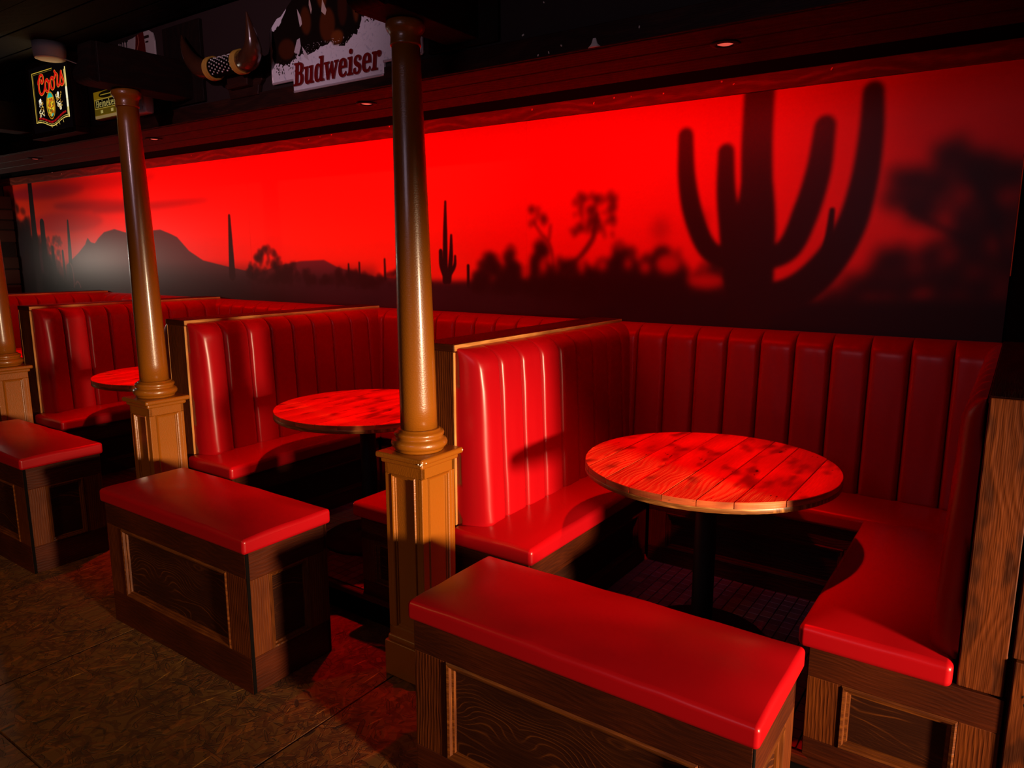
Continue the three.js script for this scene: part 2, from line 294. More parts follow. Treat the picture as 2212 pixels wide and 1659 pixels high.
// ------------------------------------------------------------------ the printed mural: a desert at sunset
{
  const mural = thing('desert_mural', 'long printed wall mural of a red desert sunset with cactus silhouettes above the booths', 'mural', [0, 0, 0]);
  const X = [-7.66, -3.2, -0.55, 1.846], Y0 = 1.2, Y1 = 2.427;
  const blob = (g, x, y, rx, ry, a = 0) => { g.beginPath(); g.ellipse(x, y, rx, ry, a, 0, 7); g.fill(); };
  const limb = (g, pts, ws) => {                                     // a cactus arm of changing width
    const c = new THREE.CatmullRomCurve3(pts.map(([x, y]) => new THREE.Vector3(x, y, 0)));
    for (let i = 0; i <= 160; i++) { const t = i / 160, p = c.getPoint(t), f = t * (ws.length - 1), k = Math.min(Math.floor(f), ws.length - 2), w = ws[k] + (ws[k + 1] - ws[k]) * (f - k); blob(g, p.x, p.y, w / 2, w / 2); }
  };
  function paint(x0, x1, w, h) {
    return (out) => {
      const sx = w / (x1 - x0), sy = h / (Y1 - Y0), pad = 90;
      let g = null, soft = 0, sheet = null;
      const flush = () => { if (!sheet) return; out.filter = soft ? `blur(${(soft * sx).toFixed(2)}px)` : 'none'; out.drawImage(sheet, -pad, -pad); out.filter = 'none'; sheet = null; };
      const unit = (b) => {                                          // a new layer: what follows is softened by b metres
        flush(); soft = b; sheet = document.createElement('canvas'); sheet.width = w + 2 * pad; sheet.height = h + 2 * pad;
        g = sheet.getContext('2d'); g.setTransform(sx, 0, 0, -sy, -x0 * sx + pad, Y1 * sy + pad);
      };
      unit(0);
      let s = g.createLinearGradient(0, Y1, 0, 1.45);
      s.addColorStop(0, '#dc2a14'); s.addColorStop(0.6, '#ee3418'); s.addColorStop(1, '#e8301e'); g.fillStyle = s; g.fillRect(x0 - 1, 1, x1 - x0 + 2, 2);
      // bands of cloud over the mountain and the duller east side of the sky
      unit(0.03); g.fillStyle = 'rgba(150,24,46,0.75)';
      blob(g, -5.6, 2.14, 0.9, 0.05, -0.03); blob(g, -4.7, 2.1, 1.0, 0.03, 0.02); blob(g, -6.7, 2.32, 0.9, 0.07);
      g.fillStyle = 'rgba(176,26,44,0.6)'; blob(g, -6.3, 2.0, 0.8, 0.1); blob(g, -5.4, 2.35, 0.9, 0.05);
      unit(0.08); g.fillStyle = 'rgba(186,30,16,0.55)'; blob(g, 1.75, 2.25, 0.38, 0.3); blob(g, 1.9, 1.9, 0.3, 0.3);
      // the mountain
      unit(0.006); g.fillStyle = '#54464f'; g.beginPath();
      [[-6.4, 1.2], [-6.35, 1.56], [-6.05, 1.69], [-5.9, 1.77], [-5.84, 1.835], [-5.78, 1.79], [-5.7, 1.78], [-5.62, 1.83], [-5.5, 1.885], [-5.3, 1.91], [-5.1, 1.875], [-4.9, 1.86], [-4.63, 1.885], [-4.5, 1.89], [-4.34, 1.85], [-4.24, 1.82], [-4.07, 1.7], [-3.87, 1.62], [-3.48, 1.565], [-3.2, 1.53], [-3.2, 1.2]].forEach(([x, y], i) => (i ? g.lineTo(x, y) : g.moveTo(x, y))); g.fill();
      g.fillStyle = '#6a2c38'; g.beginPath(); [[-3.3, 1.2], [-3.2, 1.5], [-2.9, 1.58], [-2.6, 1.62], [-2.34, 1.63], [-2.2, 1.58], [-1.9, 1.52], [-1.4, 1.5], [-1.4, 1.2]].forEach(([x, y], i) => (i ? g.lineTo(x, y) : g.moveTo(x, y))); g.fill();
      // ground, darkening into the thicket without an edge under the mountain
      unit(0.03); s = g.createLinearGradient(0, 1.62, 0, 1.3); s.addColorStop(0, 'rgba(40,28,36,0)'); s.addColorStop(0.45, 'rgba(40,24,32,0.75)'); s.addColorStop(1, 'rgba(30,17,22,1)'); g.fillStyle = s; g.fillRect(-8, 0.8, 6.2, 0.82);
      unit(0.02); s = g.createLinearGradient(-3.4, 0, 1.8, 0); s.addColorStop(0, 'rgba(52,28,36,0)'); s.addColorStop(0.2, '#371b26'); s.addColorStop(0.5, '#351a24'); s.addColorStop(1, '#200d0d'); g.fillStyle = s;
      g.beginPath(); g.moveTo(-3.6, 0.9); [[-3.5, 1.52], [-2.2, 1.5], [-1.1, 1.5], [-0.3, 1.53], [0.5, 1.5], [1.1, 1.46], [1.6, 1.49], [2.4, 1.5], [2.4, 0.9]].forEach(([x, y]) => g.lineTo(x, y)); g.fill();
      unit(0.05); g.fillStyle = 'rgba(18,10,12,0.95)'; g.beginPath(); [[-8, 0.8], [-8, 2.3], [-7.5, 2.12], [-7.15, 1.9], [-6.9, 1.66], [-6.6, 1.5], [-6.3, 1.36], [-6.1, 0.8]].forEach(([x, y], i) => (i ? g.lineTo(x, y) : g.moveTo(x, y))); g.fill();
      // bushes: clouds of soft leaf clumps
      seed = 55; unit(0.009); g.fillStyle = 'rgba(44,17,20,0.5)';
      const bush = (cx_, top, half, n, b, size = 0.05) => { for (let i = 0; i < n; i++) { const t = rr(-1, 1), y = 1.45 + (top - 1.45) * Math.pow(rnd(), 0.8) * (1 - t * t * 0.8); blob(g, cx_ + t * half, y, size * rr(0.4, 1.3), size * rr(0.4, 1.2), rr(0, 3)); } };
      bush(-3.02, 1.72, 0.26, 90, 0.006, 0.035); bush(-2.7, 1.6, 0.25, 60, 0.008, 0.035); bush(-2.1, 1.56, 0.3, 60, 0.01, 0.035); bush(-1.6, 1.56, 0.3, 60, 0.01, 0.03);
      unit(0.016); g.fillStyle = 'rgba(44,17,20,0.5)';
      bush(-0.82, 1.66, 0.13, 70, 0.014, 0.04); bush(-0.6, 1.6, 0.16, 70, 0.016, 0.04); bush(-0.45, 1.74, 0.08, 60, 0.016, 0.035); bush(-0.25, 1.62, 0.2, 80, 0.018, 0.045); bush(-0.02, 1.62, 0.2, 80, 0.018, 0.05);
      bush(0.1, 1.73, 0.1, 70, 0.018, 0.045); bush(0.34, 1.7, 0.12, 80, 0.02, 0.045); bush(0.22, 1.66, 0.14, 60, 0.02, 0.04); bush(-0.66, 1.72, 0.06, 40, 0.02, 0.03); bush(0.62, 1.62, 0.14, 50, 0.02, 0.05);
      unit(0.01); g.strokeStyle = 'rgba(60,22,20,0.75)'; g.lineWidth = 0.03; g.beginPath(); g.moveTo(-0.3, 1.55); g.quadraticCurveTo(-0.16, 1.66, -0.1, 1.76); g.lineTo(-0.08, 1.9); g.stroke();
      g.lineWidth = 0.012; g.beginPath(); g.moveTo(-0.36, 1.58); g.quadraticCurveTo(-0.36, 1.74, -0.44, 1.78); g.lineTo(-0.5, 1.86); g.moveTo(-0.39, 1.75); g.lineTo(-0.38, 1.84); g.stroke();
      unit(0.012); g.fillStyle = 'rgba(74,24,20,0.55)'; for (let i = 0; i < 60; i++) blob(g, -0.1 + rr(-0.13, 0.13), 1.87 + rr(-0.1, 0.12), rr(0.01, 0.035), rr(0.01, 0.03), rr(0, 3));
      for (let i = 0; i < 14; i++) blob(g, -0.47 + rr(-0.05, 0.05), 1.89 + rr(-0.05, 0.05), rr(0.01, 0.03), rr(0.01, 0.025));
      unit(0.03); g.fillStyle = 'rgba(120,40,30,0.5)'; blob(g, 0.5, 1.84, 0.06, 0.05); blob(g, 0.3, 1.8, 0.05, 0.06);
      unit(0.018); g.fillStyle = 'rgba(226,40,24,0.8)';                // sky showing through the thicket
      for (const [x, y, a, b] of [[0.35, 1.62, 0.07, 0.05], [0.22, 1.6, 0.03, 0.03], [-0.17, 1.6, 0.022, 0.04], [-0.43, 1.6, 0.024, 0.036], [-0.04, 1.61, 0.03, 0.028], [-0.55, 1.57, 0.03, 0.04], [0.56, 1.535, 0.1, 0.04], [0.12, 1.62, 0.02, 0.03]]) blob(g, x, y, a, b);
      // the broad blurred shrub on the right
      seed = 77; unit(0.028); g.fillStyle = 'rgba(40,14,12,0.6)';
      for (const [x, y, n, r] of [[1.6, 2.08, 12, 0.07], [1.64, 2.0, 10, 0.07], [1.72, 2.02, 12, 0.06], [1.8, 1.98, 14, 0.07], [1.55, 1.93, 14, 0.08], [1.44, 1.98, 10, 0.06], [1.42, 1.9, 8, 0.05], [1.5, 1.84, 8, 0.05], [1.72, 1.88, 16, 0.09], [1.82, 1.82, 18, 0.09], [1.7, 1.74, 18, 0.09], [1.6, 1.66, 14, 0.08], [1.76, 1.6, 24, 0.12], [1.42, 1.62, 14, 0.07], [1.36, 1.57, 12, 0.07], [1.55, 1.54, 20, 0.09], [1.3, 1.5, 14, 0.07], [1.42, 1.5, 16, 0.07], [1.7, 1.52, 24, 0.1], [1.84, 1.55, 20, 0.1], [1.2, 1.46, 10, 0.06]])
        for (let i = 0; i < n; i++) blob(g, x + rr(-r, r), y + rr(-r, r) * 0.8, rr(0.02, 0.05), rr(0.015, 0.045), rr(0, 3));
      unit(0.014); g.strokeStyle = 'rgba(34,12,10,0.8)'; g.lineWidth = 0.022; g.beginPath(); g.moveTo(1.45, 1.88); g.quadraticCurveTo(1.55, 1.78, 1.72, 1.72); g.moveTo(1.68, 2.0); g.quadraticCurveTo(1.78, 1.85, 1.82, 1.66); g.stroke();
      // left edge: a dim thicket
      seed = 31; unit(0.02); g.fillStyle = 'rgba(26,15,18,0.55)'; for (let i = 0; i < 150; i++) { const t = rnd(); blob(g, -7.7 + t * 1.1, 1.4 + (1 - t) * rr(0, 1.0) + rr(0, 0.2), rr(0.03, 0.1), rr(0.03, 0.09), rr(0, 3)); }
      unit(0.012); g.fillStyle = 'rgba(60,32,40,0.5)'; for (let i = 0; i < 70; i++) blob(g, rr(-6.95, -6.4), rr(1.5, 1.85), rr(0.01, 0.05), rr(0.01, 0.06), rr(0, 3));
      // cacti
      unit(0.005); g.fillStyle = '#1f1517';
      limb(g, [[-6.99, 2.5], [-7.02, 1.3]], [0.09, 0.15]); limb(g, [[-6.22, 2.01], [-6.24, 1.7], [-6.28, 1.3]], [0.03, 0.07, 0.08]); limb(g, [[-6.62, 1.74], [-6.62, 1.4]], [0.05, 0.1]); limb(g, [[-6.4, 1.7], [-6.4, 1.4]], [0.04, 0.05]); limb(g, [[-6.8, 2.0], [-6.82, 1.5]], [0.1, 0.12]);
      g.strokeStyle = 'rgba(150,96,100,0.6)'; g.lineWidth = 0.02; g.beginPath(); g.moveTo(-6.26, 1.58); g.quadraticCurveTo(-6.2, 1.55, -6.22, 1.33); g.moveTo(-6.19, 1.36); g.quadraticCurveTo(-6.13, 1.44, -6.08, 1.33); g.stroke();
      g.fillStyle = '#2a1216'; limb(g, [[-3.46, 1.98], [-3.47, 1.5]], [0.028, 0.085]);
      for (const x of [-2.08, -1.97, -1.72, -1.55]) limb(g, [[x, 1.64 - Math.abs(x + 1.7) * 0.1], [x, 1.5]], [0.014, 0.02]);
      unit(0.004); g.fillStyle = '#2a1216'; limb(g, [[-1.17, 2.0], [-1.175, 1.8], [-1.18, 1.5]], [0.016, 0.034, 0.044]); limb(g, [[-1.125, 1.79], [-1.13, 1.65], [-1.15, 1.5]], [0.016, 0.034, 0.04]); limb(g, [[-1.215, 1.69], [-1.21, 1.6], [-1.18, 1.52]], [0.03, 0.035, 0.03]); limb(g, [[-1.095, 1.66], [-1.1, 1.6], [-1.15, 1.53]], [0.014, 0.024, 0.03]);
      limb(g, [[-0.99, 1.6], [-0.99, 1.47]], [0.02, 0.022]);
      unit(0.009); g.fillStyle = '#2c0f0c';
      limb(g, [[0.78, 2.6], [0.78, 2.2], [0.792, 1.95], [0.79, 1.75], [0.79, 1.2]], [0.14, 0.142, 0.146, 0.15, 0.18, 0.205, 0.215, 0.215]);
      limb(g, [[0.42, 2.26], [0.435, 2.05], [0.48, 1.86], [0.57, 1.69], [0.7, 1.63], [0.78, 1.62]], [0.075, 0.088, 0.1, 0.1, 0.1, 0.11, 0.11]);
      limb(g, [[0.632, 2.165], [0.642, 1.98], [0.672, 1.8], [0.71, 1.62], [0.74, 1.5]], [0.078, 0.094, 0.112, 0.14, 0.15]);
      limb(g, [[1.085, 2.245], [1.07, 2.05], [1.025, 1.86], [0.96, 1.7], [0.88, 1.65], [0.8, 1.64]], [0.09, 0.11, 0.12, 0.115, 0.1, 0.1]);
      limb(g, [[1.275, 2.37], [1.28, 2.2], [1.265, 1.98], [1.22, 1.78], [1.12, 1.6], [1.0, 1.49], [0.85, 1.44]], [0.085, 0.1, 0.115, 0.13, 0.15, 0.16, 0.16]);
      unit(0.005); g.fillStyle = '#2c0f0c'; limb(g, [[1.142, 1.87], [1.138, 1.76], [1.13, 1.64]], [0.022, 0.034, 0.05]);
      flush();
    };
  }
  const sizes = [2048, 1500, 1700];
  for (let i = 0; i < 3; i++) {
    const w = X[i + 1] - X[i], tex = canvasTexture(sizes[i], 820, paint(X[i], X[i + 1], sizes[i], 820));
    part('mural_panel', new THREE.BoxGeometry(w - 0.0006, Y1 - Y0, 0.004), new THREE.MeshPhysicalMaterial({ map: tex, roughness: 0.42, specularIntensity: 0.5 }), mural, [(X[i] + X[i + 1]) / 2, (Y0 + Y1) / 2, 0.002]);
  }
  seed = 1717;
}

// ------------------------------------------------------------------ framed panels: the shared joinery of booths, stools and plinths
// Built in its own plane (x across, y up from 0, +z outwards): a recessed panel that carries its rails, stiles and moulding.
function moulding(w, h, depth, width) {
  const prof = shapeOf([[0, -depth], [width, -depth], [width * 0.92, -depth * 0.55], [width * 0.62, -depth * 0.45], [width * 0.5, 0.002], [width * 0.2, 0.004], [0, -0.001]]), parts = [];
  const side = (len) => {                                            // mitred length of profile
    const g = new THREE.ExtrudeGeometry(prof, { depth: len, bevelEnabled: false, steps: 1 }), p = g.attributes.position;
    for (let i = 0; i < p.count; i++) { const x = p.getX(i), z = p.getZ(i); p.setZ(i, z < len / 2 ? x : len - x); }
    return g;
  };
  const add = (len, m) => { const g = side(len); g.applyMatrix4(m); parts.push(g); };
  const M4 = (x, y, z, px, py) => new THREE.Matrix4().makeBasis(x, y, z).setPosition(px, py, 0);
  const V = (x, y, z) => new THREE.Vector3(x, y, z);
  add(h, M4(V(1, 0, 0), V(0, 0, 1), V(0, 1, 0), -w / 2, 0).multiply(new THREE.Matrix4()));
  add(h, M4(V(-1, 0, 0), V(0, 0, 1), V(0, 1, 0), w / 2, 0));
  add(w, M4(V(0, 1, 0), V(0, 0, 1), V(1, 0, 0), -w / 2, 0));
  add(w, M4(V(0, -1, 0), V(0, 0, 1), V(1, 0, 0), -w / 2, h));
  const g = mergeGeometries(parts.map((q) => { return q.index ? q.toNonIndexed() : q; }));
  // mirrored lengths come out inside out: make every face look away from the strip's own core
  const p = g.attributes.position, per = p.count / 4, a = V(0, 0, 0), b = V(0, 0, 0), c = V(0, 0, 0);
  for (let s = 0; s < 4; s++) {
    let vol = 0; for (let i = s * per; i < (s + 1) * per; i += 3) { a.fromBufferAttribute(p, i); b.fromBufferAttribute(p, i + 1); c.fromBufferAttribute(p, i + 2); vol += a.dot(b.clone().cross(c)); }
    if (vol < 0) for (let i = s * per; i < (s + 1) * per; i += 3) { b.fromBufferAttribute(p, i + 1); c.fromBufferAttribute(p, i + 2); p.setXYZ(i + 1, c.x, c.y, c.z); p.setXYZ(i + 2, b.x, b.y, b.z); }
  }
  g.deleteAttribute('uv'); g.deleteAttribute('normal'); g.computeVertexNormals(); return boxUV(g, w > h ? 'x' : 'y');
}
const panelParts = new Map();
function framedPanel(parent, at, turn, w, h, { stile = 0.12, top = 0.1, bottom = 0.15, recess = 0.016, mats = [M.panel, M.stain, M.stainUp, M.mould], mw = 0.026, thick = 0.02 } = {}) {
  const key = [w, h, stile, top, bottom, recess, mw].join();
  if (!panelParts.has(key)) {
    const iw = w - 2 * stile, ih = h - top - bottom;
    panelParts.set(key, { iw, ih, panel: boxUV(new THREE.BoxGeometry(iw + 0.01, ih + 0.01, 0.006), ih > iw ? 'x' : 'x', rr(0, 1), rr(0, 1)), mould: moulding(iw, ih, recess, mw) });
  }
  const { iw, ih, panel, mould } = panelParts.get(key);
  const p = part('panel', panel, mats[0], parent, at); p.rotation.y = turn;
  p.translateY(bottom + ih / 2); p.translateZ(-recess - 0.003);
  const y0 = -(bottom + ih / 2), zc = recess + 0.003 - thick / 2, V = Math.floor(rr(0, 3));
  part('rail', board(w, top, thick, 'x', 0.0025, V), mats[1], p, [0, y0 + h - top / 2, zc]);
  part('rail', board(w, bottom, thick, 'x', 0.0025, V + 1), mats[1], p, [0, y0 + bottom / 2, zc]);
  for (const s of [-1, 1]) part('stile', board(stile, ih, thick, 'y', 0.0025, V), mats[2], p, [s * (w - stile) / 2, 0, zc - 0.0006]);
  part('moulding', mould, mats[3], p, [0, y0 + bottom, recess + 0.003]);
  return p;
}

// ------------------------------------------------------------------ booths
const BOOTH_X = 0.08, CH_H = 0.735, CH_Y = 0.43;
function makeBooth(width, label, rightB = 0.15, rightT = 0.115) {
  const b = thing('booth_bench', label, 'booth', [BOOTH_X, PLATFORM, 0], 'red vinyl booths along the mural wall');
  const arm = 0.375, h = 0.365, zEnd = 1.48;
  // wooden boxes under the seats
  part('seat_base', board(arm - 0.03, h, 1.44, 'z', 0.003), M.darkPanel, b, [arm / 2 - 0.012, h / 2, 0.74]);
  part('seat_base', board(arm - 0.03, h, 1.44, 'z', 0.003, 1), M.darkPanel, b, [width - arm / 2 + 0.012, h / 2, 0.74]);
  part('seat_base', board(width - 2 * arm, h, 0.36, 'x', 0.003), M.darkPanel, b, [width / 2, h / 2, 0.2]);
  framedPanel(b, [arm / 2, 0, zEnd], 0, arm, h, { stile: 0.08, top: 0.095, bottom: 0.06 });
  const run = rightB < 0.1 ? 0.116 : 0;                              // the nearest booth's end panel runs on below the plank screen
  framedPanel(b, [width - arm / 2 + run / 2, 0, zEnd], 0, arm + run, h, { stile: run ? 0.097 : 0.08, top: 0.1, bottom: 0.06 });
  if (run) part('pale_edge', board(0.2, 0.006, 0.012, 'x', 0.001), M.chip, b, [width - arm + 0.115, h + 0.002, zEnd - 0.004], 'thin pale strip under the cushion');
  framedPanel(b, [arm, 0, 0.94], Math.PI / 2, 1.06, h, { stile: 0.09, top: 0.095, bottom: 0.08, mats: [M.darkPanel, M.stain, M.stainUp, M.stain] });
  framedPanel(b, [width - arm, 0, 0.94], -Math.PI / 2, 1.06, h, { stile: 0.09, top: 0.095, bottom: 0.08, mats: [M.darkPanel, M.stain, M.stainUp, M.stain] });
  framedPanel(b, [width / 2, 0, 0.4], 0, width - 2 * arm - 0.02, h, { stile: 0.09, top: 0.095, bottom: 0.08, mats: [M.darkPanel, M.stain, M.stainUp, M.stain] });
  // seat cushions
  const cy = h + 0.034;
  part('seat_cushion', pillow(0.40, 0.068, 1.485, 0.018, 0.02, 12), M.vinyl, b, [0.205, cy, 0.765]);
  part('seat_cushion', pillow(0.40, 0.068, 1.08, 0.018, 0.02, 12), M.vinyl, b, [width - 0.205, cy, 0.9675]);
  part('seat_cushion', pillow(width - 0.40, 0.068, 0.40, 0.018, 0.02, 14), M.vinyl, b, [(width + 0.395) / 2, cy - 0.002, 0.225]);
  // channelled backs: nine channels on each arm, eleven along the wall
  const p = 0.1545, mid = channel(p, CH_H, 0.15, 0.115, 'seam', 'seam'), aisleL = channel(p, CH_H, 0.15, 0.115, 'end', 'seam'), midR = channel(p, CH_H, rightB, rightT, 'seam', 'seam'), aisleR = channel(p, CH_H, rightB, rightT, 'seam', 'end');
  for (let i = 0; i < 9; i++) {
    const l = part('back_channel', i ? mid : aisleL, M.vinyl, b, [0, CH_Y, 1.452 - p * (i + 0.5)]); l.rotation.y = Math.PI / 2;
    const r = part('back_channel', i ? midR : aisleR, M.vinyl, b, [width, CH_Y, 1.452 - p * (i + 0.5)]); r.rotation.y = -Math.PI / 2;
  }
  const pw = width / 11, wall = channel(pw, CH_H, 0.15, 0.115, 'seam', 'seam');
  for (let i = 0; i < 11; i++) part('back_channel', wall, M.vinyl, b, [pw * (i + 0.5), CH_Y, 0.008]);
  return b;
}
makeBooth(1.77, 'nearest red vinyl booth, wrapped around the large table in the right foreground', 0.075, 0.05);
const booth2 = makeBooth(PITCH - 0.161, 'second red vinyl booth from the right, behind the front column');
booth2.position.x -= PITCH;
dup(booth2, -PITCH, 'third red vinyl booth from the right, behind the second column', 'booth_bench');
dup(booth2, -2 * PITCH, 'farthest red vinyl booth, only the top of its back showing at far left', 'booth_bench');

function makePartition(label) {
  const g = thing('booth_partition', label, 'partition', [BOOTH_X - 0.0805, PLATFORM, 0], 'wooden partitions between the booths');
  part('core', board(0.155, 1.15, 1.42, 'z', 0.002), M.stain, g, [0, 0.575, 0.72]);
  part('end_board', board(0.159, 1.15, 0.03, 'y', 0.003), M.stainUp, g, [0, 0.575, 1.447]);
  part('top_rail', board(0.175, 0.03, 1.46, 'z', 0.004), M.stain, g, [0, 1.165, 0.735]);
  for (const s of [-1, 1]) {
    part('edge_strip', board(0.007, 1.148, 0.032, 'y', 0.002), M.pale, g, [s * 0.0825, 0.574, 1.447], 'pale edge strip');
    part('rail_edge', board(0.006, 0.026, 1.458, 'z', 0.002), M.pale, g, [s * 0.09, 1.165, 0.735], 'pale rail edge');
  }
  return g;
}
const partition = makePartition('wooden booth partition with pale edge strip directly behind the front column');
dup(partition, -PITCH, 'wooden booth partition with pale edge strip beside the second column', 'booth_partition');
dup(partition, -2 * PITCH, 'wooden booth partition with pale edge strip beside the column at the left edge', 'booth_partition');
dup(partition, -3 * PITCH, 'farthest wooden booth partition, its top rail showing at far left', 'booth_partition');
// the screen of rough planks that ends the row on the right
{
  const s = thing('plank_screen', 'screen of rough wide brown planks closing the nearest booth on the right', 'partition', [1.85, 0, 0]);
  part('core', board(0.12, 1.17, 1.44, 'z', 0.003), M.stain, s, [0.064, 0.725, 0.73]);
  part('top_board', board(0.4, 0.022, 1.45, 'z', 0.004), M.header, s, [0.202, 1.301, 0.735]);
  part('plank', board(0.106, 0.8, 0.024, 'y', 0.004), M.plank, s, [0.058, 0.91, 1.467]);
  for (let i = 0; i < 6; i++) {
    part('plank', board(0.18, 0.68, 0.024, 'y', 0.004, i % 3 + 1), M.plank, s, [0.21 + i * 0.185, 0.97 + rr(-0.002, 0.002), 1.47]);
    part('plank', board(0.18, 0.62, 0.03, 'y', 0.004, i % 3), M.plank, s, [0.216 + i * 0.185, 0.316, 1.474]);
  }
  part('backing', board(1.2, 1.29, 0.02, 'x', 0.003), M.stain, s, [0.72, 0.646, 1.445]);
}

// ------------------------------------------------------------------ tables
{
  const R = 0.476, T = thing('round_table', 'round plank-topped table on a black post, nearest, in the right foreground', 'table', [0.966, PLATFORM, 0.99], 'round plank tables');
  const cuts = [-R, -0.353, -0.231, -0.116, 0.009, 0.124, 0.234, 0.369, R], y = 0.716;
  for (let i = 0; i < 8; i++) {
    const a = cuts[i] + (i ? 0.0014 : 0), b = cuts[i + 1] - (i < 7 ? 0.0014 : 0), pts = [], n = 14, zz = (x) => Math.sqrt(Math.max(0, R * R - x * x));
    for (let k = 0; k <= n; k++) { const x = a + (b - a) * (0.5 - 0.5 * Math.cos(Math.PI * k / n)); pts.push([x, zz(x)]); }
    for (let k = n; k >= 0; k--) { const x = a + (b - a) * (0.5 - 0.5 * Math.cos(Math.PI * k / n)); if (zz(x) > 0.0005) pts.push([x, -zz(x)]); }
    const g = new THREE.ExtrudeGeometry(shapeOf(pts), { depth: 0.02, bevelEnabled: true, bevelThickness: 0.002, bevelSize: 0.0012, bevelOffset: -0.0012, bevelSegments: 1 });
    g.rotateX(-Math.PI / 2); g.deleteAttribute('uv'); g.deleteAttribute('normal'); const q = g.index ? g.toNonIndexed() : g; q.computeVertexNormals();
    part('table_plank', boxUV(q, 'z', rr(0, 1.2), rr(0, 0.6)), M.table, T, [0, y + rr(-0.0008, 0.0008), 0]);
  }
  part('table_rim', boxUV(lathe([[0.2, 0.697], [R - 0.004, 0.697], [R + 0.001, 0.7], [R + 0.001, 0.7155], [R - 0.003, 0.7165], [0.2, 0.7165], [0.2, 0.697]], 96), 'x'), M.rim, T);
  part('post', boxUV(lathe([[0.0, 0.02], [0.042, 0.02], [0.042, 0.69], [0.0, 0.69]], 28), 'y'), M.iron, T);
  part('base', boxUV(lathe([[0, 0.0], [0.26, 0.0], [0.262, 0.008], [0.25, 0.016], [0.12, 0.034], [0.055, 0.05], [0.043, 0.07], [0, 0.07]], 44), 'x'), M.iron, T);
  part('spider', mergeGeometries([board(0.62, 0.012, 0.05), board(0.05, 0.012, 0.62)]), M.iron, T, [0, 0.69, 0]);
  dup(T, -PITCH, 'round plank-topped table on a black post, second from right, behind the front column', 'round_table');
  dup(T, -2 * PITCH, 'round plank-topped table partly hidden by the second column at left', 'round_table');
  dup(T, -3 * PITCH, 'farthest round table, a sliver showing beside the column at the left edge', 'round_table');
}

// ------------------------------------------------------------------ stools in the aisle
{
  const w = 1.03, d = 0.39, h = 0.572;
  const S = thing('bench_stool', 'long box stool with red vinyl seat, nearest, bottom centre of the picture', 'stool', [0.9865, 0, 1.945], 'red topped box stools along the aisle');
  part('carcass', board(w - 0.05, h - 0.01, d - 0.05, 'x', 0.002), M.stain, S, [0, h / 2, 0]);
  framedPanel(S, [0, 0, d / 2], 0, w, h, { stile: 0.125, top: 0.1, bottom: 0.15 });
  framedPanel(S, [0, 0, -d / 2], Math.PI, w, h, { stile: 0.125, top: 0.1, bottom: 0.15 });
  for (const s of [-1, 1]) framedPanel(S, [s * w / 2, 0, 0], s * Math.PI / 2, d - 0.004, h, { stile: 0.098, top: 0.112, bottom: 0.145, mw: 0.022 });
  part('seat_cushion', pillow(1.062, 0.06, 0.418, 0.014, 0.02, 14), M.vinyl, S, [0, h + 0.031, 0]);
  part('corner_strip', board(0.004, h - 0.004, 0.014, 'y', 0.001), M.black, S, [w / 2 + 0.001, h / 2, d / 2 - 0.008]);
  dup(S, -PITCH, 'box stool with red vinyl seat, second from the right, in front of the second booth', 'bench_stool');
  dup(S, -2 * PITCH, 'box stool with red vinyl seat at the left edge of the picture', 'bench_stool');
}

